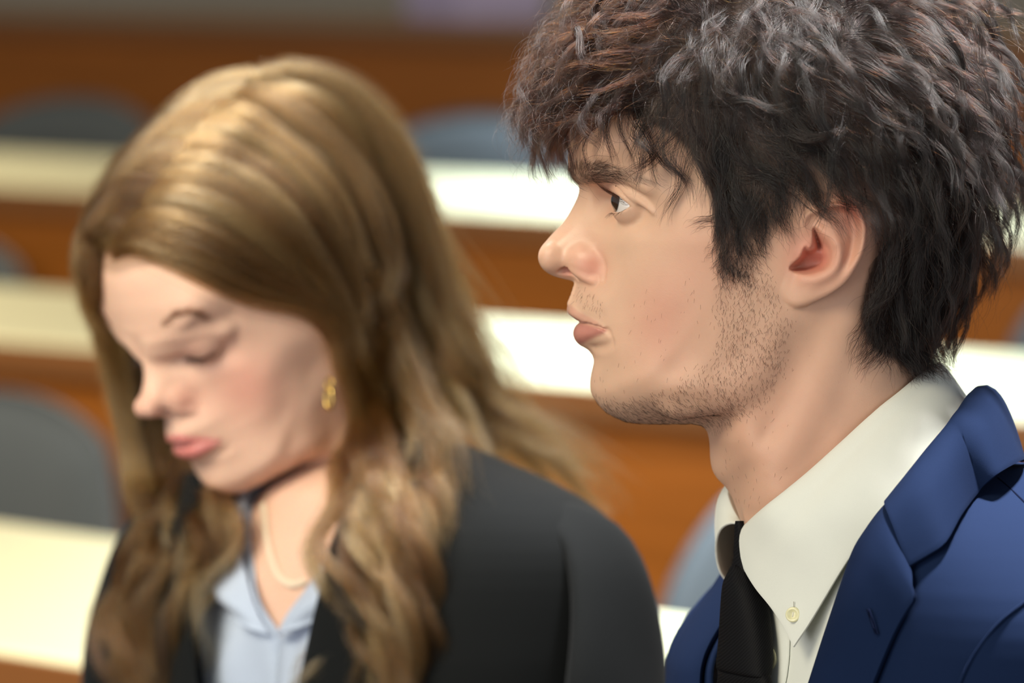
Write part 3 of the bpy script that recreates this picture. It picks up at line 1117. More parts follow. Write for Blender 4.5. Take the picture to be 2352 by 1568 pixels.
# ------------------------------------------------------------------ eyebrows, lashes, stubble
HAIR_D = hair_material('hair_dark', 0.994, 0.40, 0.34, 0.5, 0.27, 0.12)
HAIR_S = hair_material('hair_short', 0.95, 0.3, 0.35, 0.5, 0.2, 0.2)
w = browm * (0.08 + np.exp(-((OX + MV[:, 0] * S0 - 1365) / 52) ** 2))
idx = pick(RNG, MV, MN, w, 1500)
xx = OX + MV[idx, 0] * S0
sgn = np.sign(MV[idx, 2] + 1e-9)
fl = np.column_stack([0.35 + np.clip((xx - 1330) / 130, 0, 1) * 0.7, 0.55 - np.clip((xx - 1320) / 90, 0, 1.3) * 0.85, sgn * 0.5])
P = short_hairs(RNG, MV, MN, idx, fl, RNG.uniform(4.0, 7.5, len(idx)), 0.22, 6, 0.22)
strands('eyebrows', man_world(P), np.linspace(0.055, 0.012, 6) / 1000, HAIR_S, MAN)


def lashes(to_world, eye, lid, n, length, up, name, material, parent, rng, az0=-35, az1=72, rad=0.06):
    E = p3(*eye)
    out = []
    for sg in (1, -1):
        az = np.radians(rng.uniform(az0, az1, n))
        el = np.radians(np.interp(np.degrees(az), LID_AZ, lid))
        d = np.column_stack([-np.cos(az) * np.cos(el), np.sin(el), np.sin(az) * np.cos(el)])
        p = E + 13.3 * d
        L = length * rng.uniform(0.6, 1.0, n)
        dd = d * 0.8 + np.array([-0.35, -0.15 * up, 0]) + rng.normal(0, 0.12, (n, 3))
        dd /= np.linalg.norm(dd, axis=1, keepdims=True)
        s = np.linspace(0, 1, 6)[None, :, None]
        q = p[:, None] + L[:, None, None] * (s * dd[:, None] + s * s * np.array([0, 0.55 * up, 0]))
        q = q * np.array([1, 1, sg])
        out.append(q)
    return strands(name, to_world(np.concatenate(out)), np.linspace(rad, 0.012, 6) / 1000, material, parent)


lashes(man_world, EYE, MAN_LID_UP, 95, 9.5, 1, 'upper_eyelashes', HAIR_S, MAN, RNG)
lashes(man_world, EYE, MAN_LID_LO, 40, 4.0, -1, 'lower_eyelashes', HAIR_S, MAN, RNG, 0, 70, 0.035)
w = stub * (0.35 + 0.65 * RNG.random(len(stub)))
ww = w + 0.02 * region(MV, [(1500, 640), (1800, 640), (1800, 1100), (1640, 1150), (1400, 990), (1380, 830)], 3, 45)
idx = pick(RNG, MV, MN, ww, 5200)
xx = OX + MV[idx, 0] * S0
yy = OY - MV[idx, 1] * S0
fl = np.column_stack([-0.1 - 0.9 * sstep(820, 960, yy) * sstep(1800, 1500, xx) * -1.0, -1.0 + 0.7 * sstep(860, 980, yy), 0 * xx])
P = short_hairs(RNG, MV, MN, idx, fl, RNG.uniform(1.2, 3.0, len(idx)), 0.4, 4, 0.25)
strands('stubble', man_world(P), np.linspace(0.050, 0.025, 4) / 1000, HAIR_S, MAN)


# ------------------------------------------------------------------ the man's wavy hair
SK = Skull(MV, MN)
FLOW = [  # x, y, direction (right, up, outward), length mm, thickness of the hair there mm, curl
    (1345, 200, (-0.92, -0.38, 0.1), 54, 34, 1.2), (1390, 120, (-0.95, 0.1, 0.2), 64, 38, 1.1), (1480, 20, (-0.8, 0.2, 0.3), 66, 34, 1.0), (1620, -50, (-0.6, 0.2, 0.6), 66, 32, 0.9),
    (1430, 220, (-0.7, -0.75, 0.1), 55, 22, 1.1), (1520, 280, (-0.35, -0.95, 0.1), 50, 20, 1.0), (1580, 340, (0.1, -1.0, 0.1), 46, 13, 0.8),
    (1530, 130, (-0.5, -0.7, 0.3), 60, 28, 1.1), (1680, 120, (-0.1, -0.9, 0.3), 62, 27, 1.0), (1640, 260, (0.25, -0.95, 0.1), 55, 20, 0.9), (1650, 400, (0.5, -0.85, 0.1), 42, 11, 0.6),
    (1760, 260, (0.45, -0.9, 0.1), 56, 20, 0.9), (1760, 400, (0.6, -0.8, 0.1), 44, 13, 0.6), (1850, 380, (0.6, -0.75, 0.1), 44, 14, 0.6), (1800, 0, (0.0, -0.6, 0.8), 64, 30, 0.9), (1850, 140, (0.3, -0.9, 0.3), 62, 27, 0.9),
    (1980, 60, (0.4, -0.6, 0.4), 66, 46, 0.8), (1960, 260, (0.45, -0.9, 0.1), 58, 23, 0.8), (1960, 400, (0.5, -0.9, 0.1), 46, 17, 0.6), (2100, 60, (0.6, -0.6, 0.3), 68, 60, 0.8), (2200, 200, (0.4, -0.9, 0.2), 64, 54, 0.7),
    (2080, 300, (0.3, -0.95, 0.1), 58, 30, 0.7), (2080, 450, (0.1, -1.0, 0.1), 50, 24, 0.5), (2210, 420, (0.0, -1.0, 0.1), 56, 40, 0.6), (2060, 600, (-0.1, -1.0, 0.1), 40, 15, 0.4), (2150, 600, (-0.0, -1.0, 0.1), 46, 35, 0.4),
    (2020, 720, (-0.35, -0.9, 0.1), 24, 8, 0.5), (2090, 730, (0.05, -1.0, 0.1), 34, 28, 0.4), (2060, 820, (-0.2, -1.0, 0.1), 16, 7, 0.5), (2120, 800, (0.2, -1.0, 0.1), 22, 20, 0.5),
    (1690, 520, (0.1, -1.0, 0.05), 17, 5.0, 0.6), (1645, 470, (-0.05, -1.0, 0.1), 24, 6, 0.7), (1700, 600, (0.1, -1.0, 0.0), 9, 3, 0.4), (1780, 480, (0.45, -0.9, 0.1), 20, 5, 0.5), (1740, 580, (0.3, -1.0, 0.0), 8, 2.2, 0.4)]
FXY = np.array([pm(f[0], f[1], 50) for f in FLOW])
FV = np.array([[*f[2], f[3], f[4], f[5]] for f in FLOW], float)


def flow_at(P):
    d2 = ((P[:, None, :2] - FXY[None]) ** 2).sum(2) + 4.0
    wt = 1.0 / d2 ** 1.6
    wt /= wt.sum(1, keepdims=True)
    return wt @ FV


def grow(rng, roots, nrm, K, skull, low=0.12, phase=None, curl_mm=2.7, wave=34.0, flow=None):
    """Guide hairs that run along the flow at their own height above the scalp."""
    flow = flow or flow_at
    n = len(roots)
    f0 = flow(roots)
    L = f0[:, 3] * rng.uniform(0.72, 1.15, n)
    lay = rng.uniform(low, 1.0, n) ** 0.75
    curl = f0[:, 5] * rng.uniform(0.5, 1.25, n)
    ph = rng.uniform(0, 2 * PI, n)
    wl = wave * rng.uniform(0.75, 1.5, n)
    dirj = rng.normal(0, 1, (n, 3)) * (0.34 - 0.2 * sstep(40, 90, roots[:, 0]))[:, None]
    P = np.empty((n, K, 3))
    P[:, 0] = roots
    step = L / (K - 1)
    c = roots.copy()
    C = [c.copy()]
    d_prev = nrm * 0.9
    for k in range(1, K):
        s = k / (K - 1)
        f = flow(c)
        d, nn = skull.look(c)
        sg = np.sign(c[:, 2] + 1e-9)
        v = f[:, :3].copy()
        v[:, 2] *= sg
        v += dirj
        v -= nn * (v * nn).sum(1)[:, None]
        v /= np.linalg.norm(v, axis=1, keepdims=True) + 1e-9
        H = f[:, 4] * lay * min(1.0, 0.35 + 1.6 * s)
        pull = np.clip((H - d) / 9.0, -0.8, 1.1)
        t = v + nn * pull[:, None] + np.array([0, -0.12 * s, 0])
        t = 0.55 * d_prev + 0.6 * t
        t /= np.linalg.norm(t, axis=1, keepdims=True) + 1e-9
        c = c + t * step[:, None]
        d_prev = t
        C.append(c.copy())
    C = np.stack(C, 1)
    # waves across the strand
    T = np.gradient(C, axis=1)
    T /= np.linalg.norm(T, axis=2, keepdims=True) + 1e-9
    _, nn = skull.look(C[:, K // 2])
    b = np.cross(T, nn[:, None])
    b /= np.linalg.norm(b, axis=2, keepdims=True) + 1e-9
    e = np.cross(T, b)
    sl = np.linspace(0, 1, K)[None, :] * L[:, None]
    amp = curl[:, None] * curl_mm * sstep(0.05, 0.6, np.linspace(0, 1, K))[None]
    a = 2 * PI * sl / wl[:, None] + ph[:, None]
    C = C + b * (amp * np.sin(a))[..., None] + e * (0.6 * amp * np.cos(a))[..., None]
    # never inside the head
    flat = C.reshape(-1, 3)
    d, nn = skull.look(flat)
    flat += nn * np.maximum(0, 0.6 - d)[:, None] * (np.arange(len(flat)) % K > 0)[:, None]
    return flat.reshape(n, K, 3), L


def children(rng, G, groots, roots, clump=0.8, near=3, frizz=0.5, lens=None, cut=0.25):
    """Hairs that follow the guides near their root and gather towards them."""
    from mathutils import kdtree
    t = kdtree.KDTree(len(groots))
    for i, p in enumerate(groots):
        t.insert(p, i)
    t.balance()
    n, K = len(roots), G.shape[1]
    cand = np.array([[c[1] for c in t.find_n(p, near)] for p in roots])
    g = cand[np.arange(n), np.minimum(rng.geometric(0.6, n) - 1, near - 1)]
    s = np.linspace(0, 1, K)
    off = roots - groots[g]
    cl = clump * np.clip((lens[g] - 12) / 35, 0.0, 1.0)
    keep = (1 - cl[:, None] * sstep(0.0, 0.75, s)[None])[..., None] * rng.uniform(0.7, 1.3, (n, 1, 1))
    P = G[g] + off[:, None] * keep
    rnd = rng.normal(0, 1, (n, 1, 3))
    P = P + rnd * (0.9 * s + 0.9 * s ** 3)[None, :, None] * (frizz * np.clip(lens[g] / 45, 0.25, 1))[:, None, None]
    ph = rng.uniform(0, 2 * PI, (n, 1, 3))
    fr = rng.uniform(1.0, 3.2, (n, 1, 3))
    P = P + np.sin(ph + fr * 2 * PI * s[None, :, None]) * (frizz * 0.9 * s)[None, :, None]
    # different lengths: resample along a shorter parameter
    e = 1 - cut * rng.random(n) ** 1.5
    q = np.clip(s[None] * e[:, None] * (K - 1), 0, K - 1.001)
    i = q.astype(int)
    fr = (q - i)[..., None]
    P = P[np.arange(n)[:, None], i] * (1 - fr) + P[np.arange(n)[:, None], i + 1] * fr
    P[:, 0] = roots
    return P, g


wroot = scalp * (scalp > 0.35)
xr_, yr_ = OX + MV[:, 0] * S0, OY - MV[:, 1] * S0
wroot = wroot * (1 + 1.2 * ((xr_ < 1480) & (yr_ > 60)) + 1.0 * ((xr_ > 1620) & (xr_ < 1790) & (yr_ > 440))) * (1 - 0.25 * sstep(520, 640, yr_) * (xr_ < 1790))
gi = pick(RNG, MV, MN, wroot, N_GUIDE)
groot = MV[gi] - MN[gi] * 0.3
G, GL = grow(RNG, groot, MN[gi], 18, SK)
ci = pick(RNG, MV, MN, wroot, N_HAIR)
croot = MV[ci] + RNG.normal(0, 0.35, (len(ci), 3)) - MN[ci] * 0.3
P, gsel = children(RNG, G, groot, croot, 0.82, 3, 0.8, GL)
gt = RNG.random(len(groot)) ** 2
tone = np.clip(gt[gsel] * 0.2 + RNG.random(len(ci)) * 0.06 + 0.5 * sstep(-45, -95, P[:, -1, 0]), 0, 1)
rad = np.interp(np.linspace(0, 1, 18), [0, 0.15, 0.7, 1], [0.05, 0.062, 0.055, 0.018]) / 1000
strands('hair', man_world(P), rad, HAIR_D, MAN, tone)
# loose single hairs
fi = pick(RNG, MV, MN, wroot * (1 + 2.0 * (xr_ < 1450)), 2600)
froot = MV[fi] - MN[fi] * 0.3
Pf, _ = grow(RNG, froot, MN[fi], 18, SK, 0.8, curl_mm=6.0, wave=30)
out = MN[fi]
s = np.linspace(0, 1, 18)
Pf = Pf + (out * RNG.uniform(0, 7, (len(fi), 1)) + RNG.normal(0, 3.0, (len(fi), 3)))[:, None] * (s ** 2)[None, :, None]
strands('loose_hair', man_world(Pf), rad * 0.75, HAIR_D, MAN, RNG.random(len(fi)))


# ------------------------------------------------------------------ clothes
def fabric(name, base, rough=0.85, scale=2600, sheen=0.3, bump=0.25, vary=0.12, dist=0.0004, spec=0.2):
    m = mat(name, base, rough, Sheen_Weight=sheen, Sheen_Roughness=0.4, Specular_IOR_Level=spec)
    t = NT(m)
    n = t.noise(scale, 2, 0.6)
    n2 = t.noise(28, 3, 0.5)
    c = t.mix(n, tuple(x * (1 - vary * 1.6) for x in base), tuple(x * (1 + vary * 1.6) for x in base))
    c = t.mix(t.math('MULTIPLY', n2, 0.3), c, tuple(x * 0.8 for x in base))
    t.l(c, t.b.inputs['Base Color'])
    t.bump(n, bump, dist)
    return m


def twill(name, base):
    m = mat(name, base, 0.65, Sheen_Weight=0.0, Specular_IOR_Level=0.12)
    t = NT(m)
    co = t.n('ShaderNodeTexCoord').outputs['Object']
    mp = t.n('ShaderNodeMapping')
    mp.inputs['Rotation'].default_value = (0, 0.9, 0)
    t.l(co, mp.inputs[0])
    w = t.n('ShaderNodeTexWave', bands_direction='Z')
    w.inputs['Scale'].default_value = 300
    w.inputs['Distortion'].default_value = 1.5
    w.inputs['Detail'].default_value = 1
    t.l(mp.outputs[0], w.inputs['Vector'])
    t.l(t.mix(w.outputs['Fac'], tuple(x * 0.6 for x in base), tuple(x * 1.5 for x in base)), t.b.inputs['Base Color'])
    t.bump(w.outputs['Fac'], 0.25, 0.0004)
    return m


class Torso:
    """A body of stacked rounded sections that faces theta degrees out of the picture plane towards the camera."""

    def __init__(self, rows, theta, p=2.4, S=S0, p3f=None):
        # rows: (y px, centre x px, half depth mm, half width mm)
        self.rows = np.array(rows, float)
        self.th = math.radians(theta)
        self.p = p
        self.p3 = p3f or p3
        self.v = -(self.rows[:, 0] - OY) / S
        self.u = (self.rows[:, 1] - OX) / S
        self.S = S

    def par(self, v):
        f = lambda a: np.interp(-np.asarray(v, float), -self.v, a)
        return f(self.u), f(self.rows[:, 2]), f(self.rows[:, 3])

    def to_fl(self, P):
        u, hd, hw = self.par(P[..., 1])
        x = P[..., 0] - u
        c, s = math.cos(self.th), math.sin(self.th)
        return -x * c + P[..., 2] * s, x * s + P[..., 2] * c

    def pt(self, f, l, v):
        u, _, _ = self.par(v)
        c, s = math.cos(self.th), math.sin(self.th)
        return np.stack([u - f * c + l * s, v + 0 * f, f * s + l * c], -1)

    def front(self, l, v, add=0.0):
        """Front surface at lateral l."""
        _, hd, hw = self.par(v)
        q = np.clip(np.abs(l) / hw, 0, 0.999)
        return hd * (1 - q ** self.p) ** (1 / self.p) + add

    def ring(self, n, v, grow=0.0):
        a = np.linspace(0, 2 * PI, n, endpoint=False)
        _, hd, hw = self.par(v)
        c, s = np.cos(a), np.sin(a)
        e = 2 / self.p
        return np.sign(c) * np.abs(c) ** e * (hd + grow), np.sign(s) * np.abs(s) ** e * (hw + grow)

    def seen(self, x, y, add=0.0):
        """Point of the camera-side surface that appears at pixel (x, y)."""
        best = None
        for w in np.arange(260, -150, -1.0):
            P = self.p3(x, y, w)
            f, l = self.to_fl(P)
            _, hd, hw = self.par(P[1])
            if (abs(f) / hd) ** self.p + (abs(l) / hw) ** self.p < 1:
                best = w
                break
        if best is None:
            best = 0
        return self.p3(x, y, best + add)


def smooth_rows(rows, n):
    return cr(rows, n)


def loft(T, y0, y1, n, k, grow=0.0):
    v = np.linspace(-(y0 - OY) / T.S, -(y1 - OY) / T.S, n)
    V = []
    for a in v:
        f, l = T.ring(k, a, grow)
        V.append(T.pt(f, l, np.full(k, a)))
    return np.vstack(V), grid_faces(n, k, True)


def resample(c, n):
    return cr(np.asarray(c, float), n)


def coons(A, B, C, D, n, m):
    """Patch between the curve A (top) and B (bottom), C (start side) and D (end side)."""
    A, B = resample(A, n), resample(B, n)
    C, D = resample(C, m), resample(D, m)
    s = np.linspace(0, 1, n)[:, None, None]
    t = np.linspace(0, 1, m)[None, :, None]
    P = (1 - t) * A[:, None] + t * B[:, None] + (1 - s) * C[None] + s * D[None]
    P = P - ((1 - s) * (1 - t) * A[0] + s * (1 - t) * A[-1] + (1 - s) * t * B[0] + s * t * B[-1])
    return P


def sheet(name, P, mt, parent, to_world, thick=0.0012, sub=1, offset=0.0):
    n, m = P.shape[:2]
    o = mesh_np(name, to_world(P.reshape(-1, 3)), grid_faces(n, m), mt, parent)
    if thick:
        md = o.modifiers.new('thick', 'SOLIDIFY')
        md.thickness = thick
        md.offset = offset
        md.use_even_offset = False
        bv = o.modifiers.new('soft', 'BEVEL')
        bv.width = thick * 0.35
        bv.segments = 2
        bv.limit_method = 'ANGLE'
        bv.angle_limit = math.radians(60)
    return o


def rope(name, pts, r, mt, parent, n=40, k=10):
    """A thin tube through world points."""
    C = cr(pts, n)
    T = np.gradient(C, axis=0)
    T /= np.linalg.norm(T, axis=1, keepdims=True)
    a = np.cross(T, [0.3, 0.2, 1.0])
    a /= np.linalg.norm(a, axis=1, keepdims=True)
    b = np.cross(T, a)
    ph = np.linspace(0, 2 * PI, k, endpoint=False)
    rr = np.broadcast_to(np.asarray(r, float), (n,)) if np.ndim(r) == 0 else np.interp(np.linspace(0, 1, n), np.linspace(0, 1, len(r)), r)
    V = C[:, None] + rr[:, None, None] * (np.cos(ph)[None, :, None] * a[:, None] + np.sin(ph)[None, :, None] * b[:, None])
    return mesh_np(name, V.reshape(-1, 3), grid_faces(n, k, True), mt, parent)


def shirt_button(parent, c, nrm, r, mt, name='button'):
    """A four-hole button with a raised rim, centre c, facing nrm (world)."""
    prof = [(0.0, 0.35), (0.55, 0.35), (0.62, 0.55), (0.85, 0.62), (0.97, 0.45), (1.0, 0.2), (0.9, 0.0), (0.0, 0.0)]
    nrm = np.asarray(nrm, float)
    nrm = nrm / np.linalg.norm(nrm)
    a = np.cross(nrm, [0, 0, 1.0])
    a /= np.linalg.norm(a)
    b = np.cross(nrm, a)
    k = 36
    ph = np.linspace(0, 2 * PI, k, endpoint=False)
    V = np.array([[c + r * (q * (math.cos(p) * a + math.sin(p) * b) + h * 0.42 * nrm) for p in ph] for q, h in prof])
    o = mesh_np(name, V.reshape(-1, 3), grid_faces(len(prof), k, True)[:, ::-1], mt, parent)
    th = mesh_np('thread', np.array([c + r * (x * a + y * b + z * nrm) for x, y, z in ((-.09, -.32, .17), (.09, -.32, .17), (.09, .32, .17), (-.09, .32, .17), (-.05, -.26, .24), (.05, -.26, .24), (.05, .26, .24), (-.05, .26, .24))]),
                 np.array([[0, 1, 5, 4], [1, 2, 6, 5], [2, 3, 7, 6], [3, 0, 4, 7], [4, 5, 6, 7]]), THREAD, o)
    return o


NAVY = fabric('navy_wool', srgb(18, 33, 63), 0.9, 2400, 0.0, spec=0.1)
NAVY_DARK = mat('navy_stitch', srgb(10, 17, 38), 1.0, Specular_IOR_Level=0.05)
SHIRT_W = fabric('white_cotton', srgb(226, 229, 220), 0.75, 3200, 0.15, 0.18, 0.03)
TIE_B = twill('black_silk', srgb(14, 14, 16))
PEARL = mat('pearl_button', srgb(226, 222, 178), 0.25, Coat_Weight=0.6)
THREAD = mat('thread', srgb(225, 222, 205), 0.9)


def open_loft(T, y0, y1, n, k, lim, grow=0.0, twist=None):
    """A garment body open in front between -lim(y) and +lim(y) mm, its edges following that line."""
    v = np.linspace(-(y0 - OY) / T.S, -(y1 - OY) / T.S, n)
    V = []
    for a in v:
        _, hd, hw = T.par(a)
        y = OY - a * T.S
        q = min(0.97, max(0.0, lim(y)) / (hw + grow))
        a0 = math.asin(q ** (T.p / 2))
        t = np.linspace(0, 1, k)
        ang = a0 + (2 * PI - 2 * a0) * t
        c, s = np.cos(ang), np.sin(ang)
        f = np.sign(c) * np.abs(c) ** (2 / T.p) * (hd + grow)
        l = np.sign(s) * np.abs(s) ** (2 / T.p) * (hw + grow)
        if twist:
            f = twist(f, l, y)
        V.append(T.pt(f, l, np.full(k, a)))
    return np.vstack(V), grid_faces(n, k)


# ------------------------------------------------------------------ the man's shirt, tie and jacket
TH = 25
JT = Torso(smooth_rows([(1060, 2068, 60, 62), (1090, 2075, 70, 78), (1130, 2082, 76, 98), (1190, 2088, 80, 128), (1260, 2088, 82, 156), (1340, 2095, 86, 180), (1430, 2105, 90, 192), (1568, 2114, 97, 190), (1800, 2118, 106, 178), (2400, 2100, 110, 166),
                         (3000, 2090, 112, 172), (3500, 2090, 118, 184)], 60), TH)
ST = Torso(smooth_rows([(1150, 1975, 50, 60), (1210, 2000, 56, 90), (1290, 2040, 66, 130), (1380, 2078, 76, 160), (1500, 2110, 84, 176), (1700, 2114, 92, 172), (2400, 2100, 98, 155), (3400, 2090, 104, 160)], 50), TH)
V_, F_ = loft(ST, 1160, 3350, 60, 96)
f_, l_ = ST.to_fl(V_)
y_ = OY - V_[:, 1] * S0
V_ = ST.pt(f_ - 42 * sstep(1640, 1260, y_) * sstep(8, 60, -l_) * (f_ > 0), l_, V_[:, 1])
shirt = mesh_np('shirt', man_world(V_), F_, SHIRT_W, MAN)
# front placket strip
vv = np.linspace(-(1230 - OY) / S0, -(2600 - OY) / S0, 60)
PL = np.stack([np.stack([ST.pt(ST.front(np.full(60, l), vv, 1.6 if i in (1, 2, 3) else 0.4), np.full(60, l), vv) for i, l in enumerate((-16, -15, 0, 15, 16))], 1)], 0)[0]
sheet('placket', PL, SHIRT_W, shirt, man_world, 0.001)
for yb in (1497, 1860, 2240):
    v = -(yb - OY) / S0
    c = ST.pt(np.array(ST.front(0.0, v, 2.4)), np.array(2.0), np.array(v))
    nrm = ST.pt(np.array(60.0), np.array(0.0), np.array(v)) - ST.pt(np.array(0.0), np.array(0.0), np.array(v))
    shirt_button(shirt, man_world(c), (nrm / 60) @ BASIS, 0.0056, PEARL)

# collar: folded over a stand, two long points
near_top = [p3(1711, 1209, 10)] + [on(x, y, a) for x, y, a in ((1728, 1192, 3.5), (1768, 1158, 3.5), (1815, 1121, 3.5), (1872, 1074, 3.5), (1941, 1011, 3.5), (2014, 942, 3.5), (2063, 903, 4.0))] + [p3(2118, 858, 28), p3(2158, 834, 0)]
near_bot = [p3(1823, 1486, 74), p3(1858, 1434, 79), p3(1892, 1378, 83), p3(1926, 1321, 87), p3(1965, 1260, 89), p3(2010, 1196, 93), p3(2065, 1124, 93), p3(2130, 1040, 84), p3(2185, 972, 62), p3(2218, 942, 36), p3(2236, 935, 0)]
near_front = [p3(1711, 1209, 10), p3(1699, 1226, 12), p3(1697, 1246, 16), p3(1706, 1277, 23), p3(1719, 1310, 30), p3(1742, 1350, 43), p3(1775, 1394, 55), p3(1803, 1440, 65), p3(1823, 1486, 74)]
back = [p3(2158, 834, 0), p3(2181, 866, 0), p3(2208, 900, 0), p3(2236, 935, 0)]
far_top = [p3(1709, 1209, 2), p3(1692, 1186, -8), p3(1678, 1158, -16), p3(1672, 1128, -24), p3(1690, 1100, -38), p3(1760, 1070, -54), p3(1872, 1040, -62), p3(2014, 930, -58), p3(2112, 858, -30), p3(2158, 834, 0)]
far_bot = [p3(1666, 1332, -34), p3(1700, 1330, -62), p3(1770, 1300, -82), p3(1900, 1210, -94), p3(2030, 1090, -92), p3(2140, 985, -74), p3(2210, 940, -36), p3(2236, 935, 0)]
far_front = [p3(1709, 1209, 2), p3(1682, 1206, -4), p3(1662, 1220, -12), p3(1652, 1250, -20), p3(1651, 1285, -27), p3(1656, 1312, -31), p3(1666, 1332, -34)]


def collar_side(top, bot, front, sgn):
    P = coons(top, bot, front, back, 90, 30)
    n, m = P.shape[:2]
    t = np.linspace(0, 1, m)[None, :]
    s = np.linspace(0, 1, n)[:, None]
    dS = np.gradient(P, axis=0)
    dT = np.gradient(P, axis=1)
    N = np.cross(dS, dT)
    N /= np.linalg.norm(N, axis=2, keepdims=True) + 1e-9
    N *= np.sign((N * (P - p3(1950, 1150, 0))).sum(2).mean())
    bulge = 3.4 * np.sin(PI * t ** 0.7) * (0.35 + 0.65 * np.sin(PI * np.clip(s * 0.85 + 0.1, 0, 1)))
    wr = 0.5 * np.sin(9 * s + 3 * t) * np.sin(PI * t) * sstep(0.3, 0.9, s)
    P = P + N * (bulge + wr)[..., None]
    # the stand inside: from the fold down the neck
    st = []
    cen = np.array([(1950 - OX) / S0, 0, 0])
    for k, dn in enumerate((34, 26, 17, 9, 3.5, 0.9)):
        q = P[:, 0].copy()
        inw = N[:, 0] * 2.2
        q = q - inw * min(1.0, dn / 3.5) + np.array([0.30, -1.0, 0]) * dn * (0.3 + 0.7 * sstep(0, 0.2, np.linspace(0, 1, n)))[:, None]
        st.append(q)
    return np.concatenate([np.stack(st, 1), P], 1)


PN = collar_side(near_top, near_bot, near_front, 1)
PF = collar_side(far_top, far_bot, far_front, -1)
sheet('collar', PN, SHIRT_W, shirt, man_world, 0.0011)
sheet('collar', PF, SHIRT_W, shirt, man_world, 0.0011)
# the collar's topstitched edge
for curve in (near_front, near_bot):
    pass
# collar button and its short buttonhole
i = np.argmin(np.linalg.norm(PN[:, 6:].reshape(-1, 3)[:, :2] - np.array(pm(1826, 1411, 72)), axis=1))
cb = PN[:, 6:].reshape(-1, 3)[i]
shirt_button(shirt, man_world(cb + np.array([-0.6, 0.2, 1.7])), np.array([-0.35, 0.15, 1.0]) @ BASIS, 0.0038, PEARL)
rope('buttonhole', man_world(np.array([cb + np.array([-0.2, y, 1.05]) for y in (3.9, 5.2, 6.6)])), 0.00016, mat('grey_thread', srgb(150, 146, 132), 0.9), shirt, 8, 6)

# tie: neck loop, knot and blade
cth, sth = math.cos(math.radians(32)), math.sin(math.radians(32))
KN = [  # y, left x, right x (picture), thickness mm
    (1296, 1683, 1712, 8), (1302, 1679, 1728, 12), (1316, 1672, 1742, 15), (1330, 1662, 1752, 17), (1345, 1656, 1760, 18), (1380, 1652, 1770, 18.5), (1420, 1649, 1776, 18.5), (1460, 1647, 1780, 18), (1500, 1644, 1780, 17), (1530, 1642, 1778, 16), (1543, 1642, 1774, 14.5), (1548, 1646, 1768, 11)]


def tie_rings(rows, w0, k=48, fold=0.0):
    V = []
    for y, xl, xr, tk in rows:
        if y > 1300:
            xl, xr = xl - 7, xr + 6
        a = np.linspace(0, 2 * PI, k, endpoint=False)
        proj = (xr - xl) / S0
        hw = max(2.0, (proj - tk * cth * 0.9) / 2 / sth)
        e = 0.75
        x = np.sign(np.cos(a)) * np.abs(np.cos(a)) ** e * hw
        t = np.sign(np.sin(a)) * np.abs(np.sin(a)) ** e * tk / 2
        c = p3((xl + xr) / 2, y, np.interp(y, [1190, 1300, 1400, 1550, 1800], [16, 24, 32, 38, 44]))
        V.append(c + np.stack([x * sth - t * cth, 0 * x, x * cth + t * sth], 1) + np.array([0, 1, 0]) * (fold * x)[:, None])
    return np.vstack(V)


V_ = tie_rings([(1540, 1660, 1760, 10), (1543, 1648, 1770, 11), (1560, 1649, 1774, 11), (1640, 1640, 1790, 9), (1800, 1612, 1800, 7), (2100, 1570, 1790, 6), (2500, 1560, 1800, 6), (2560, 1600, 1760, 4)], 2)
tie = mesh_np('tie', man_world(V_), grid_faces(8, 48, True), TIE_B, MAN)
V_ = tie_rings([KN[0]] + KN, 2, fold=-0.05)
V_[:48] = V_[:48].mean(0)
V_ = np.vstack([V_, np.repeat(V_[-48:].mean(0)[None], 48, 0)])
mesh_np('tie_knot', man_world(V_), grid_faces(len(KN) + 2, 48, True), TIE_B, tie).modifiers.new('s', 'SUBSURF').render_levels = 1
V_ = tie_rings([(1196, 1688, 1709, 4), (1206, 1685, 1712, 4), (1240, 1683, 1716, 4.5), (1280, 1681, 1722, 6), (1312, 1680, 1724, 6)], 0)
mesh_np('neck_loop', man_world(V_), grid_faces(5, 48, True), TIE_B, tie)

# jacket
def far_twist(f, l, y):
    """The far shoulder is drawn back a little."""
    return f - 36 * sstep(1560, 1260, y) * sstep(20, 70, -l) * (f > 0)


roll_px = [(2000, 1206), (1965, 1262), (1940, 1330), (1915, 1404), (1890, 1480), (1862, 1568), (1800, 1760), (1720, 2050), (1690, 2250)]
RP = np.array([JT.seen(x, y) for x, y in roll_px])
rf, rl = JT.to_fl(RP)
rl = np.maximum(rl, 2)
yR = OY - RP[:, 1] * S0
V_, F_ = open_loft(JT, 1062, 3450, 220, 200, lambda y: np.interp(y, yR, rl - 0.5, left=rl[0] - 0.5, right=0.0), twist=far_twist)
jacket = mesh_np('jacket', man_world(V_), F_, NAVY, MAN)
md = jacket.modifiers.new('thick', 'SOLIDIFY')
md.thickness = 0.002
md.offset = -1

seen = lambda pts, add: np.array([JT.seen(x, y, add) for x, y in pts])


def mirror_l(P):
    f, l = JT.to_fl(P)
    return JT.pt(far_twist(f, -l, OY - P[..., 1] * S0), -l, P[..., 1])


def roll(P, h, edge=0):
    """Lift a lapel sheet like cloth folded over along its first edge."""
    n, m = P.shape[:2]
    dS = np.gradient(P, axis=0)
    dT = np.gradient(P, axis=1)
    N = np.cross(dS, dT)
    N /= np.linalg.norm(N, axis=2, keepdims=True) + 1e-9
    N *= np.sign(N[..., 2].mean())
    t = np.linspace(0, 1, m)[None, :, None]
    return P + N * h * (np.sin(PI * np.clip(t, 0, 1) ** 0.6) * 0.8)


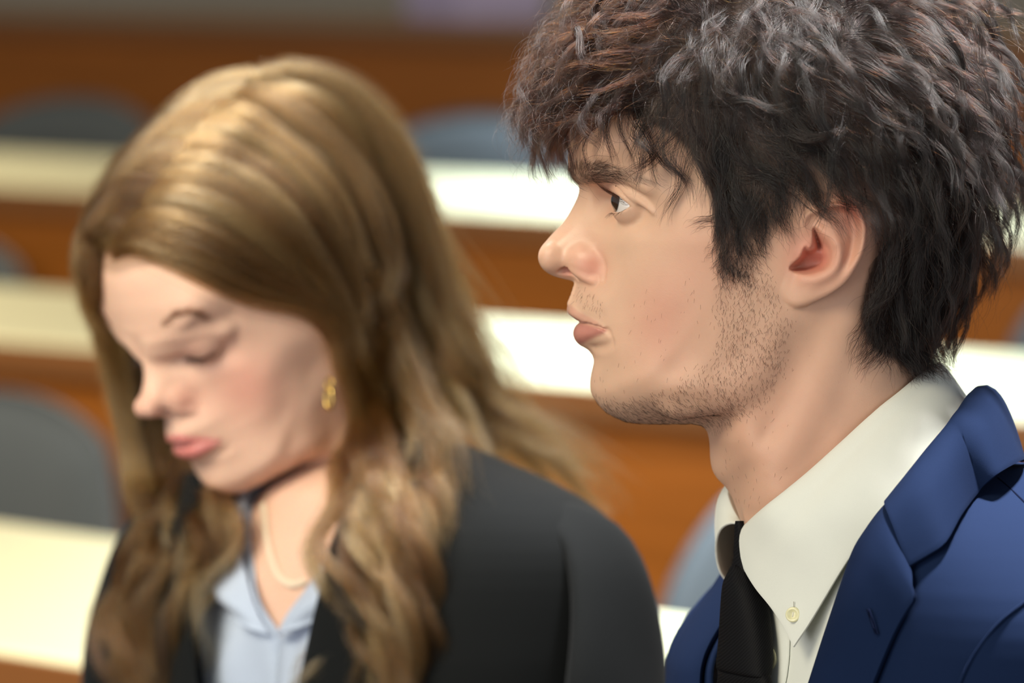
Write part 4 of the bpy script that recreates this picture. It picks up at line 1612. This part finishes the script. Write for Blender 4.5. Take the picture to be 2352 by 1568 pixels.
lap_in = seen([(2044, 1153), (2018, 1182), (1990, 1221), (1965, 1262), (1940, 1330), (1915, 1404), (1890, 1480), (1862, 1568), (1800, 1760), (1735, 2000), (1700, 2230)], 5)
lap_out = seen([(2087, 1303), (2096, 1345), (2101, 1376), (2085, 1402), (2060, 1446), (2033, 1506), (2008, 1568), (1930, 1760), (1830, 2000), (1704, 2232)], 5)
lap_top = [lap_in[0], JT.seen(2054, 1195, 8), JT.seen(2070, 1248, 6.5), lap_out[0]]
lap_end = [lap_in[-1], lap_out[-1]]
PLp = roll(coons(lap_in, lap_out, lap_top, lap_end, 90, 18), 3.0)
lap_near = sheet('lapel', PLp, NAVY, jacket, man_world, 0.0026)
lap_far = sheet('lapel', mirror_l(PLp)[:, ::-1], NAVY, jacket, man_world, 0.0026)
# collar of the jacket
col_in = [p3(2236, 903, 0), p3(2228, 908, 24), p3(2216, 925, 46), p3(2190, 963, 68)] + [JT.seen(x, y, 13) for x, y in ((2103, 1074), (2044, 1153))]
col_out = [p3(2352, 1060, 0), p3(2350, 1058, 28), p3(2340, 1060, 62), p3(2292, 1088, 92)] + [JT.seen(x, y, 5.5) for x, y in ((2245, 1130), (2207, 1180), (2186, 1220), (2166, 1253), (2128, 1278), (2089, 1301))]
col_in[4] = p3(2103, 1074, 95)
col_in[5] = lap_in[0]
col_back = [col_in[0], p3(2266, 908, 0), p3(2298, 960, 0), col_out[0]]
col_front = [col_in[-1], JT.seen(2054, 1195, 8.5), JT.seen(2070, 1248, 7.0), col_out[-1]]
PC = roll(coons(col_in, col_out, col_back, col_front, 70, 18), 6.0)
dn = np.stack([PC[:, 0] + np.array([-0.2, -1.0, 0]) * a - np.array([0.0, 0, 1.0]) * min(a, 3) for a in (26, 14, 6, 2)], 1)
PC2 = np.concatenate([dn, PC], 1)
sheet('jacket_collar', PC2, NAVY, jacket, man_world, 0.0026)
M2 = PC2.copy()
M2 = mirror_l(PC2)[:, ::-1]
sheet('jacket_collar', M2, NAVY, jacket, man_world, 0.0026)
# lapel buttonhole, seams
def on_lapel(x, y):
    q = PLp.reshape(-1, 3)
    i = np.argmin(np.linalg.norm(q[:, :2] - np.array(pm(x, y, 108)), axis=1))
    return p3(x, y, q[i, 2] + 1.7)


for dx in (0, 5):
    rope('buttonhole', man_world(np.array([on_lapel(x + dx, y) for x, y in ((1991, 1398), (1997, 1416), (2004, 1436), (2011, 1456))])), 0.00045, NAVY_DARK, jacket, 16, 6)
rope('shoulder_seam', man_world(seen([(2292, 1098), (2320, 1122), (2360, 1160), (2420, 1215)], 0.2)), 0.0006, NAVY_DARK, jacket, 30, 6)


def sleeve(T, sgn, path, radii, name, mt, parent, to_world, k=56):
    """A sleeve of oval sections; path in torso coordinates (f, l, v)."""
    C = cr(np.array([T.pt(np.array(f), np.array(sgn * l), np.array(v)) for f, l, v in path]), 60)
    R = cr(np.array(radii, float), 60)
    Tn = np.gradient(C, axis=0)
    Tn /= np.linalg.norm(Tn, axis=1, keepdims=True)
    fdir = np.array([-math.cos(T.th), 0, math.sin(T.th)])
    a = fdir - Tn * (Tn @ fdir)[:, None]
    a /= np.linalg.norm(a, axis=1, keepdims=True)
    b = np.cross(Tn, a)
    ph = np.linspace(0, 2 * PI, k, endpoint=False)
    V = C[:, None] + R[:, 0, None, None] * np.cos(ph)[None, :, None] * a[:, None] + R[:, 1, None, None] * np.sin(ph)[None, :, None] * b[:, None]
    # folds
    s = np.linspace(0, 1, 60)[:, None]
    fo = 2.2 * np.sin(26 * s + 2.0 * np.cos(ph)[None]) * sstep(0.12, 0.4, s) + 1.2 * np.sin(11 * s + 3 * ph[None])
    V += (np.cos(ph)[None, :, None] * a[:, None] + np.sin(ph)[None, :, None] * b[:, None]) * fo[..., None]
    V = V.reshape(-1, 3)
    return mesh_np(name, to_world(V), grid_faces(60, k, True), mt, parent)


v0 = -(1310 - OY) / S0
arm = [(0, 140, v0 - 2), (0, 160, v0 - 10), (0, 177, v0 - 28), (2, 190, v0 - 60), (4, 202, v0 - 110), (2, 216, v0 - 200), (0, 212, v0 - 300), (10, 206, v0 - 360), (30, 196, v0 - 400), (45, 190, v0 - 430)]
rad_ = [(20, 8), (52, 28), (69, 48), (76, 60), (74, 60), (62, 54), (58, 52), (54, 50), (48, 44), (44, 40)]
for sg in (1, -1):
    sleeve(JT, sg, [(f, l * (1.0 if sg > 0 else 0.93), v) for f, l, v in arm], rad_, 'sleeve', NAVY, jacket, man_world)
rope('sleeve_seam', man_world(seen([(2392, 1352), (2352, 1384), (2300, 1425), (2256, 1476), (2222, 1530), (2200, 1584), (2190, 1640)], 1.0)), 0.0009, NAVY, jacket, 50, 8)


# ------------------------------------------------------------------ the woman: head
FW = Frame(D_WOMAN)
WOM_OUT = [(1316, 352, 60), (1314, 368, 56), (1315, 386, 48), (1317, 404, 40), (1320, 421, 28), (1323, 440, 14), (1321, 455, 9), (1315, 474, 7), (1308, 494, 6.4), (1299, 514, 6), (1286, 533, 6.5), (1272, 551, 7.5),
           (1262, 566, 8.5), (1256, 581, 9), (1256, 594, 8.5), (1260, 606, 7.5), (1267, 617, 6.5), (1277, 626, 5), (1290, 633, 4.0), (1303, 639, 3.6), (1314, 644, 4.5)]
WOM_OUT += [p for p in MAN_OUT[MAN_OUT.index((1319, 650, 8)):MAN_OUT.index((1347, 801, 26))]]
WOM_OUT += [(1347, 801, 26), (1359, 812, 26), (1366, 826, 26), (1366, 842, 24), (1364, 858, 22), (1363, 875, 21), (1364, 893, 20), (1369, 908, 20), (1379, 924, 21), (1396, 941, 23), (1419, 953, 26), (1447, 962, 30), (1480, 966, 34),
            (1512, 968, 38), (1551, 970, 40), (1586, 972, 38), (1604, 980, 30), (1612, 995, 26), (1612, 1030, 24), (1608, 1080, 24), (1600, 1140, 26), (1588, 1200, 32), (1565, 1270, 46), (1535, 1340, 60), (1510, 1420, 70),
            (2080, 1420, 70), (2050, 1300, 55), (2045, 1180, 50), (2060, 1040, 48), (2080, 920, 48)]
WOM_OUT += [p for p in MAN_OUT[MAN_OUT.index((2105, 820, 52)):]]
WOM_OUT[-1] = (1322, 280, 62)
WOM_W = [q for q in MAN_W if not (q[1] > 820 and q[0] > 1600) and not (q[0] > 1640 and q[1] > 780)]
WOM_W = [(x, y, w * (0.95 if (y > 640 and x > 1500) else 1.0)) for x, y, w in WOM_W]
WOM_W = [(x, y, w + (3.0 if 1450 < x < 1660 and 590 < y < 880 else 0) + (1.5 if 1390 < x < 1450 and 380 < y < 440 else 0)) for x, y, w in WOM_W]
WOM_W += [(1640, 850, 52), (1720, 820, 53), (1690, 900, 47), (1620, 930, 42), (1660, 1000, 32), (1720, 1050, 43), (1780, 1000, 47), (1870, 950, 50), (1960, 900, 50), (2030, 850, 40), (1660, 1100, 30), (1760, 1150, 48), (1900, 1100, 50), (1985, 650, 62), (1955, 750, 56), (1900, 830, 53),
          (1870, 600, 70), (1870, 700, 64), (1700, 1250, 48), (1900, 1250, 60), (1650, 1350, 60), (1850, 1380, 80)]
WOM_W = [q for q in WOM_W if q[:2] not in ((1375, 452), (1400, 452), (1415, 432), (1420, 465))] + [(1375, 452, 17), (1400, 450, 23), (1415, 432, 32), (1352, 425, 17), (1380, 415, 33)]
W_LID = [-6, -6, -18, -25, -27, -24, -18, -11, -11]
fdw, onw, widthw = build_head(WOM_OUT, WOM_W, W_LID, W_LID, h=1.3, closed=True, female=True, lam=0.03)
WV, WF = fdw.mesh()
WV = taubin(WV, WF, 2)
_y, _p, _r = (math.radians(a) for a in (38.1, 25.7, -0.2))
R_W = np.array([[math.cos(_y), 0, math.sin(_y)], [0, 1, 0], [-math.sin(_y), 0, math.cos(_y)]]) @ np.array([[1, 0, 0], [0, math.cos(_r), -math.sin(_r)], [0, math.sin(_r), math.cos(_r)]]) @ np.array([[math.cos(_p), -math.sin(_p), 0], [math.sin(_p), math.cos(_p), 0], [0, 0, 1]])
KW = 0.925
T_W = FW.p3(565.1, 726.2, 0)


def wom(p):
    """Man-size head frame -> the woman's camera-aligned mm frame."""
    return T_W + KW * (np.asarray(p, float) @ R_W.T)


wom_world = lambda p: FW.world(wom(p))
WOMAN = thing('person', 'person looking down, long light brown hair, black blazer over a pale blue shirt', 'person', FW.world(FW.p3(850, 3900, 0)))
WN = vnormals(WV, WF)
if (WN * (WV - WV.mean(0))).sum() < 0:
    WN = -WN
SKIN_W = skin_material('skin_woman', srgb(218, 180, 160), srgb(205, 130, 118), srgb(198, 122, 118), srgb(130, 104, 84), 0.5)

aw = np.abs(WV[:, 2])
lips = region(WV, [(1300, 700), (1311, 697), (1332, 713), (1362, 731), (1394, 756), (1372, 753), (1340, 743), (1322, 738), (1300, 720)], 1.2, 12)
lips = np.maximum(lips, region(WV, [(1312, 742), (1340, 742), (1370, 751), (1394, 758), (1385, 766), (1360, 780), (1338, 792), (1322, 792), (1308, 770)], 1.5, 12)) * (aw < 27)
red = 0.5 * spot(WV, 1480, 620, 48, 17) + 0.4 * spot(WV, 1352, 605, 17, 8) + 0.3 * spot(WV, 1262, 590, 4, 8) + 0.3 * spot(WV, 1420, 440, 32, 9)
wbrow = region(WV, [(1366, 380), (1388, 366), (1420, 366), (1455, 382), (1480, 406), (1476, 412), (1450, 395), (1418, 379), (1390, 379), (1370, 390)], 1.5, 35) * 0
_q = WV.copy()
_q[:, 2] = np.abs(_q[:, 2])
_q = FW.px(wom(_q))
_bp = cr(np.array([(368, 744), (392, 722), (418, 712), (446, 716), (470, 732), (466, 737), (442, 726), (418, 724), (396, 734), (374, 752), (368, 744)], float), 80)[:-1]
wbrow = sstep(-4.0, 4.0, poly_sd(_bp, _q)) * (aw > 8) * (WV[:, 0] < -20)
W_HAIRL = [(1320, 190), (1370, 165), (1470, 205), (1580, 290), (1650, 390), (1700, 470), (1745, 515), (1790, 500), (1840, 470), (1960, 450), (2004, 510), (2000, 650), (1960, 780), (2080, 900), (2330, 700), (2360, -220), (1290, -240)]
wscalp = region(WV, W_HAIRL, 2.0, 55)
lash = region(WV, [(1400, 482), (1412, 492), (1430, 494), (1452, 488), (1470, 474), (1474, 478), (1455, 496), (1430, 502), (1408, 498)], 0.8, 38) * (aw > 18)
# the chest continues below the neck under the shirt
TS = Torso(smooth_rows([(1080, 784, 40, 50), (1120, 792, 46, 58), (1200, 817, 58, 90), (1300, 847, 74, 140), (1430, 870, 86, 165), (1568, 877, 90, 165), (1900, 887, 91, 150), (2600, 912, 94, 150), (3300, 922, 100, 160)], 50), 48, 2.2, FW.S, FW.p3)
CV, CF = loft(TS, 1066, 2000, 70, 80, grow=-4.0)
for _k in range(6):
    _c = CV[_k * 80:(_k + 1) * 80]
    _t = (_k + 0.3) / 6
    CV[_k * 80:(_k + 1) * 80] = _c.mean(0) + (_c - _c.mean(0)) * math.sqrt(1 - (1 - _t) ** 2)
NB = len(WV)
wbody = mesh_np('body', FW.world(np.vstack([wom(WV), CV])), np.vstack([WF, CF + NB]), SKIN_W, WOMAN)
pad = lambda a: np.concatenate([a, np.zeros(len(CV))])
attr(wbody, 'lips', pad(np.clip(lips, 0, 1)))
attr(wbody, 'red', pad(np.clip(red, 0, 1)))
attr(wbody, 'shade', pad(np.clip(np.maximum(np.maximum(wscalp * 0.6, wbrow * 0.35), 0.8 * lash), 0, 1)))
attr(wbody, 'oily', pad(np.clip(0.8 * lips, 0, 1)))
HAIR_WB = hair_material('hair_brows', 0.7, 0.5, 0.35, 0.5, 0.2, 0.2)
idx = pick(RNG, WV, WN, wbrow, 620)
fl = np.column_stack([np.ones(len(idx)), 0.3 * np.ones(len(idx)), np.sign(WV[idx, 2]) * 0.5])
strands('eyebrows', wom_world(short_hairs(RNG, WV, WN, idx, fl, RNG.uniform(4, 7, len(idx)), 0.25, 5, 0.2)), np.linspace(0.06, 0.015, 5) / 1000, HAIR_WB, WOMAN)
lashes(wom_world, EYE, W_LID, 160, 8.5, -0.5, 'upper_eyelashes', HAIR_S, WOMAN, RNG, -35, 74, 0.09)

# ------------------------------------------------------------------ the woman's clothes
BLAZER = fabric('black_wool', srgb(13, 16, 18), 0.9, 2000, 0.04)
BLOUSE = fabric('pale_blue_cotton', srgb(176, 190, 214), 0.8, 2600, 0.2, 0.2, 0.04)
GOLD = mat('gold', srgb(216, 186, 110), 0.25, Metallic=1.0)
PEARLS = mat('pearls', srgb(226, 212, 190), 0.3, Coat_Weight=0.5)
TW = Torso(smooth_rows([(1000, 820, 44, 62), (1050, 830, 56, 100), (1110, 836, 68, 148), (1180, 842, 80, 180), (1280, 850, 90, 193), (1430, 852, 96, 192), (1568, 852, 98, 186), (1900, 860, 98, 165), (2600, 880, 100, 160), (3300, 890, 110, 175)], 60), 48, 2.3, FW.S, FW.p3)
V_, F_ = open_loft(TS, 1085, 3200, 140, 160, lambda y: np.interp(y, [1085, 1130, 1250, 1330, 1420, 1440], [46, 46, 36, 24, 4, 0]))
f_, l_ = TS.to_fl(V_)
yv = OY - V_[:, 1] * FW.S
# soft pulls in the cloth
fold = 2.0 * np.sin(l_ * 0.09 + yv * 0.016) + 1.6 * np.sin(l_ * 0.16 - yv * 0.011)
V_ = V_ + np.array([-math.cos(TS.th), 0, math.sin(TS.th)]) * (fold * (f_ > 0))[:, None]
blouse = mesh_np('shirt', FW.world(V_), F_, BLOUSE, WOMAN)
blouse.modifiers.new('thick', 'SOLIDIFY').thickness = 0.0015


def blouse_collar(sgn):
    """Loose open collar leaf along one edge of the neckline."""
    inn, out = [], []
    for y, l, dl, lift in ((1095, 46, 6, 7), (1150, 44, 22, 11), (1250, 38, 38, 11), (1320, 28, 44, 9), (1390, 14, 40, 7), (1440, 4, 22, 5)):
        v = -(y - OY) / FW.S
        for lst, ll, ad in ((inn, l - 1, 5), (out, l + dl, lift)):
            lst.append(TS.pt(TS.front(np.array(float(sgn * ll)), v, ad + 1.6 * math.sin(y * 0.05 + ll)), np.array(float(sgn * ll)), np.array(v + (6 if lst is out else 0))))
    P = coons(inn, out, [inn[0], out[0]], [inn[-1], out[-1]], 50, 14)
    d = np.array([-math.cos(TS.th), 0, math.sin(TS.th)])
    t = np.linspace(0, 1, 14)[None, :]
    s = np.linspace(0, 1, 50)[:, None]
    P = P + d * (5 * np.sin(PI * t) + 3.5 * np.sin(17 * s + 3 * t) * t)[..., None]
    sheet('collar', P, BLOUSE, blouse, FW.world, 0.0014)


blouse_collar(1)
blouse_collar(-1)
V_, F_ = open_loft(TW, 1002, 3300, 170, 180, lambda y: np.interp(y, [1000, 1150, 1400, 1700, 1900], [60, 70, 60, 40, 0]))
blazer = mesh_np('blazer', FW.world(V_), F_, BLAZER, WOMAN)
blazer.modifiers.new('thick', 'SOLIDIFY').thickness = 0.0025
for sgn in (1, -1):
    inn, out = [], []
    for y, l, dl in ((1090, 76, 30), (1200, 70, 46), (1320, 64, 60), (1450, 57, 58), (1600, 48, 50), (1760, 36, 36), (1900, 10, 8)):
        v = -(y - OY) / FW.S
        inn.append(TW.pt(TW.front(np.array(float(sgn * (l - 8))), v, 9), np.array(float(sgn * (l - 8))), np.array(v)))
        out.append(TW.pt(TW.front(np.array(float(sgn * (l + dl))), v, 5), np.array(float(sgn * (l + dl))), np.array(v)))
    P = coons(inn, out, [inn[0], out[0]], [inn[-1], out[-1]], 60, 14)
    t = np.linspace(0, 1, 14)[None, :, None]
    P = P + np.array([-math.cos(TW.th), 0, math.sin(TW.th)]) * 4 * np.sin(PI * t ** 0.6)
    sheet('lapel', P, BLAZER, blazer, FW.world, 0.0026)
v0 = -(1172 - OY) / FW.S
warm = [(0, 142, v0 + 2), (0, 166, v0 - 3), (0, 186, v0 - 15), (4, 199, v0 - 42), (8, 206, v0 - 90), (14, 203, v0 - 170), (30, 198, v0 - 250), (90, 180, v0 - 300), (150, 150, v0 - 315), (210, 118, v0 - 320)]
for sg in (1, -1):
    sleeve(TW, sg, warm, [(20, 8), (44, 22), (56, 38), (60, 48), (58, 50), (54, 48), (50, 46), (46, 42), (42, 38), (38, 34)], 'sleeve', BLAZER, blazer, FW.world)
# earring: a small ring with a longer hoop hanging from it
lobe = FW.px(wom(p3(1815, 690, 72)))
wl = wom(p3(1815, 690, 74))[2] + 3


def hoop(x, y, rx, ry, tube, yaw=0.9):
    c = FW.p3(x, y, wl)
    a = np.linspace(0, 2 * PI, 33)[:-1]
    pts = np.stack([rx * np.cos(a) * math.cos(yaw), ry * np.sin(a), rx * np.cos(a) * math.sin(yaw)], 1) + c
    return np.vstack([pts, pts[:1]]), tube


er = None
for x, y, rx, ry, tb in ((757, 882, 3.6, 3.8, 0.75), (756, 914, 3.4, 6.4, 1.1)):
    pts, tb = hoop(x, y, rx, ry, tb)
    o = rope('earring' if er is None else 'hoop', FW.world(pts), tb / 1000, GOLD, er or WOMAN, 60, 10)
    er = er or o
# necklace of small beads lying on the neck
nk = []
for x, y in ((606, 1160), (612, 1220), (622, 1275), (640, 1322), (668, 1342), (700, 1336)):
    nk.append((x, y))
WDEP = {}


def head_depth(P, cell=6.0):
    """Nearest surface depth (w) of points P per picture cell."""
    q = FW.px(P)
    key = np.floor(q / cell).astype(int)
    d = {}
    for (a, b), w in zip(map(tuple, key), P[:, 2]):
        if w > d.get((a, b), -1e9):
            d[(a, b)] = w
    return d, cell


HD, HCELL = head_depth(wom(WV))


def hmap(x, y):
    a, b = int(x // HCELL), int(y // HCELL)
    for r in (0, 1):
        c = [HD[(a + i, b + j)] for i in range(-r, r + 1) for j in range(-r, r + 1) if (a + i, b + j) in HD]
        if c:
            return max(c)
    return None


nkp = cr(np.array([FW.p3(x, y, max(hmap(x, y) if hmap(x, y) is not None else -99, TS.seen(x, y)[2] - 5.0) + 2.0) for x, y in nk]), 52)
import bmesh as _bm
b = _bm.new()
for p in nkp:
    _bm.ops.create_icosphere(b, subdivisions=2, radius=0.0020, matrix=Matrix.Translation(Vector(FW.world(p))))
me = bpy.data.meshes.new('necklace')
b.to_mesh(me)
b.free()
me.materials.append(PEARLS)
link(bpy.data.objects.new('necklace', me), WOMAN)


# ------------------------------------------------------------------ the woman's long hair
HAIR_B = hair_material('hair_light_brown', 0.54, 0.20, 0.33, 0.5, 0.42, 0.12)
WSK = Skull(wom(WV), WN @ R_W.T, 5)


def body_depth(x, y):
    """Depth of the head, or of the blazer below it, at a pixel."""
    h = hmap(x, y)
    if y > 1000:
        t = TW.seen(x, y)
        f, l = TW.to_fl(t)
        t = t[2] + 7 if abs(f) < 150 and t[2] > -80 and abs(l) < 240 else None
        h = max(v for v in (h, t, -60) if v is not None)
    return h


def base_curve(pts, K):
    base = []
    last = None
    for p in pts:
        x, y = p[0], p[1]
        w = p[2] if len(p) > 2 else None
        if w is None:
            h = body_depth(x, y)
            w = h if h is not None else (last if last is not None else 0)
        base.append(FW.p3(x, y, w))
        last = w
    return cr(np.array(base), K)


def lock_paths(rng, specs, K=26, blend=0):
    """specs: (points, layer mm, count, spread mm, wave mm). The first blend specs are neighbours: locks start anywhere between them."""
    out = []
    C = [base_curve(sp[0], K) for sp in specs]
    s = np.linspace(0, 1, K)
    for q, (pts, layer, n, sp, wav) in enumerate(specs):
        for _ in range(n):
            P = C[q].copy()
            if blend and q < blend - 1:
                t = rng.random()
                P = P * (1 - t) + C[q + 1] * t
            j = rng.normal(0, 1, 3)
            P += j * (sp * (0.12 + 0.88 * s))[:, None] * np.array([1, 1, 0.6])
            T = np.gradient(P, axis=0)
            T /= np.linalg.norm(T, axis=1, keepdims=True) + 1e-9
            b = np.cross(T, [0, 0, 1.0])
            e = np.cross(T, b)
            L = np.concatenate([[0], np.cumsum(np.linalg.norm(np.diff(P, axis=0), axis=1))])
            wl = rng.uniform(75, 115)
            ph = rng.uniform(0, 2 * PI)
            am = wav * rng.uniform(0.6, 1.3) * sstep(0.30, 0.85, s)
            P = P + b * (am * np.sin(2 * PI * L / wl + ph))[:, None] + e * (am * np.cos(2 * PI * L / wl + ph))[:, None]
            lay = layer * rng.uniform(0.35, 1.25)
            for _i in range(2):
                d, nn = WSK.look(P)
                P = P + nn * np.clip(lay * np.minimum(1, s * 9 + 0.15) - d, 0, 30)[:, None]
            out.append(P)
    return np.array(out), None


NEAR = [
    # front curtain: from the parting over the temple and behind the ear
    ([(262, 588), (300, 568), (380, 592), (480, 645), (600, 685), (700, 700), (775, 770), (835, 890), (872, 1040), (890, 1200), (905, 1370), (920, 1560)], 5, 8, 5, 4.5),
    ([(275, 560), (330, 550), (440, 590), (560, 645), (680, 680), (760, 730), (820, 850), (850, 1000), (860, 1160), (830, 1300), (800, 1420), (770, 1560)], 6, 8, 6, 7.5),
    ([(300, 520), (370, 520), (480, 560), (610, 630), (715, 680), (785, 770), (840, 900), (885, 1060), (930, 1220), (950, 1380), (945, 1600)], 7, 8, 6, 6.0),
    ([(330, 475), (410, 480), (530, 530), (640, 600), (730, 690), (800, 810), (845, 960), (865, 1110), (850, 1250), (880, 1400), (905, 1600)], 8, 9, 6, 9.0),
    ([(365, 430), (450, 440), (560, 490), (660, 570), (740, 670), (800, 800), (835, 950), (840, 1100), (810, 1230), (815, 1350), (860, 1480), (900, 1620)], 9, 9, 7, 10.5),
    ([(400, 385), (490, 400), (600, 460), (690, 550), (765, 670), (825, 820), (875, 980), (915, 1140), (930, 1290), (945, 1450), (940, 1640)], 9, 9, 7, 7.5),
    ([(440, 335), (540, 360), (640, 430), (725, 540), (795, 680), (850, 840), (895, 1000), (930, 1150), (960, 1310), (960, 1460), (930, 1650)], 10, 9, 7, 7.5),
    ([(480, 285), (590, 320), (690, 400), (770, 520), (835, 680), (880, 840), (920, 1000), (950, 1160), (965, 1320), (955, 1500)], 10, 9, 8, 6.0),
    ([(520, 240), (640, 280), (740, 370), (815, 500), (870, 660), (910, 830), (945, 1000), (970, 1150), (985, 1300)], 10, 9, 8, 6.0),
    ([(560, 200), (690, 240), (790, 330), (860, 460), (910, 620), (945, 800), (975, 960), (1000, 1100), (1010, 1230)], 10, 9, 8, 4.5),
    ([(600, 172), (730, 205), (830, 295), (900, 430), (945, 590), (975, 760), (1000, 910), (1030, 1050)], 9, 8, 8, 4.5),
    ([(640, 165), (760, 195), (860, 280), (925, 410), (965, 560), (1000, 710), (1035, 840), (1080, 950), (1130, 1040)], 8, 7, 8, 4.5),
    ([(660, 165), (790, 215), (885, 310), (945, 430), (985, 570), (1025, 700), (1075, 830), (1140, 950), (1240, 1050), (1350, 1130)], 7, 4, 9, 6.0),
    # loose curls near the shirt
    ([(400, 385), (490, 400), (600, 460), (690, 550), (760, 680), (805, 830), (815, 980), (800, 1120), (785, 1240), (790, 1360), (830, 1450), (800, 1520), (700, 1560)], 10, 4, 6, 7.5),
    ([(440, 335), (540, 360), (640, 430), (720, 560), (790, 720), (840, 900), (880, 1080), (900, 1240), (870, 1400), (790, 1480), (680, 1540), (640, 1600)], 10, 4, 6, 7.5),
]
FAR = [
    ([(262, 588), (228, 575), (205, 590), (215, 640), (245, 720), (270, 830, -40), (300, 960, -60), (310, 1100, -60), (330, 1230), (300, 1380), (330, 1600)], 6, 7, 6, 7.5),
    ([(290, 535), (240, 525), (200, 560), (200, 630), (232, 720, -55), (268, 850, -75), (300, 1000, -80), (330, 1130, -70), (380, 1230), (340, 1350), (300, 1450), (350, 1600)], 7, 8, 7, 10.5),
    ([(330, 475), (265, 480), (212, 540), (215, 630, -60), (260, 760, -80), (320, 900, -85), (370, 1040, -85), (410, 1160, -75), (400, 1280), (330, 1370), (300, 1480), (380, 1600)], 8, 9, 8, 10.5),
    ([(380, 410), (310, 420), (240, 500), (235, 620, -70), (290, 780, -95), (360, 940, -95), (430, 1080, -90), (470, 1200), (440, 1320), (370, 1400), (340, 1500), (300, 1620)], 8, 9, 9, 10.5),
    ([(430, 350), (350, 360), (280, 440), (265, 560, -75), (310, 720, -100), (380, 900, -105), (440, 1060, -100), (480, 1180), (490, 1300), (430, 1420), (400, 1600)], 8, 8, 9, 9.0),
    ([(500, 265), (420, 280), (330, 360), (290, 480, -80), (330, 680, -110), (400, 880, -112), (430, 1050, -100), (400, 1180), (330, 1290), (280, 1400), (290, 1500), (350, 1620)], 8, 8, 9, 9.0),
    ([(580, 182), (500, 200), (400, 270), (340, 400, -85), (370, 650, -115), (420, 900, -115), (460, 1060, -105), (500, 1160, -95), (480, 1280), (420, 1450), (400, 1600)], 8, 7, 9, 7.5),
]
GN, SN = lock_paths(RNG, NEAR, blend=13)
GF, SF = lock_paths(RNG, FAR, blend=7)


def bundle(rng, G, per, width, frizz, K=26):
    n = len(G) * per
    g = np.repeat(np.arange(len(G)), per)
    s = np.linspace(0, 1, K)
    prof = width * (0.8 + 0.5 * np.sin(PI * np.clip(s, 0, 1)) ** 0.7) * (1 - 0.45 * s)
    off = rng.normal(0, 1, (n, 1, 3)) * np.array([1, 1, 0.7])
    P = G[g] + off * prof[None, :, None]
    P += rng.normal(0, 1, (n, 1, 3)) * (frizz * s ** 2)[None, :, None]
    ph = rng.uniform(0, 2 * PI, (n, 1, 3))
    P += np.sin(ph + rng.uniform(1, 2.5, (n, 1, 3)) * 2 * PI * s[None, :, None]) * (frizz * 0.35 * s)[None, :, None]
    e = 1 - 0.22 * rng.random(n) ** 2
    q = np.clip(s[None] * e[:, None] * (K - 1), 0, K - 1.001)
    i = q.astype(int)
    f = (q - i)[..., None]
    P = P[np.arange(n)[:, None], i] * (1 - f) + P[np.arange(n)[:, None], i + 1] * f
    return P, g


Pn, gn = bundle(RNG, GN, W_PER, 3.0, 1.8)
Pf, gf = bundle(RNG, GF, W_PER, 3.4, 2.2)
tg = RNG.random(len(GN) + len(GF))
P = np.concatenate([Pn, Pf])
tone = np.clip(0.75 * np.concatenate([tg[gn], tg[len(GN) + gf]]) + 0.25 * RNG.random(len(P)), 0, 1)
rw = np.interp(np.linspace(0, 1, 26), [0, 0.1, 0.8, 1], [0.06, 0.085, 0.08, 0.03]) / 1000
strands('hair', FW.world(P), rw, HAIR_B, WOMAN, tone)
# flyaway hairs over the shoulder and above the crown
FLY = [
    ([(600, 172), (730, 205), (830, 295), (900, 430), (955, 600), (1000, 760), (1050, 900), (1130, 985), (1230, 1030), (1320, 1075), (1390, 1150)], 10, 12, 10, 5),
    ([(660, 165), (790, 215), (885, 310), (950, 440), (1000, 590), (1060, 720), (1130, 800), (1180, 860)], 9, 5, 12, 5),
    ([(700, 190), (820, 250), (910, 350), (970, 500), (1040, 650), (1120, 800), (1200, 950), (1300, 1040), (1370, 1090), (1390, 1130)], 10, 8, 12, 5),
    ([(640, 165), (760, 195), (860, 280), (925, 410), (970, 570), (1010, 740), (1060, 900), (1140, 1000), (1220, 1050), (1300, 1120)], 10, 9, 14, 6),
    
    ([(520, 240), (640, 280), (740, 370), (815, 500), (870, 660), (930, 850), (1000, 1020, 110), (1040, 1150, 115), (1060, 1300, 115)], 12, 7, 10, 7),
]
GY, _ = lock_paths(RNG, FLY)
Py, gy = bundle(RNG, GY, 34, 3.5, 6.0)
strands('loose_hair', FW.world(Py), rw * 0.8, HAIR_B, WOMAN, RNG.random(len(Py)))
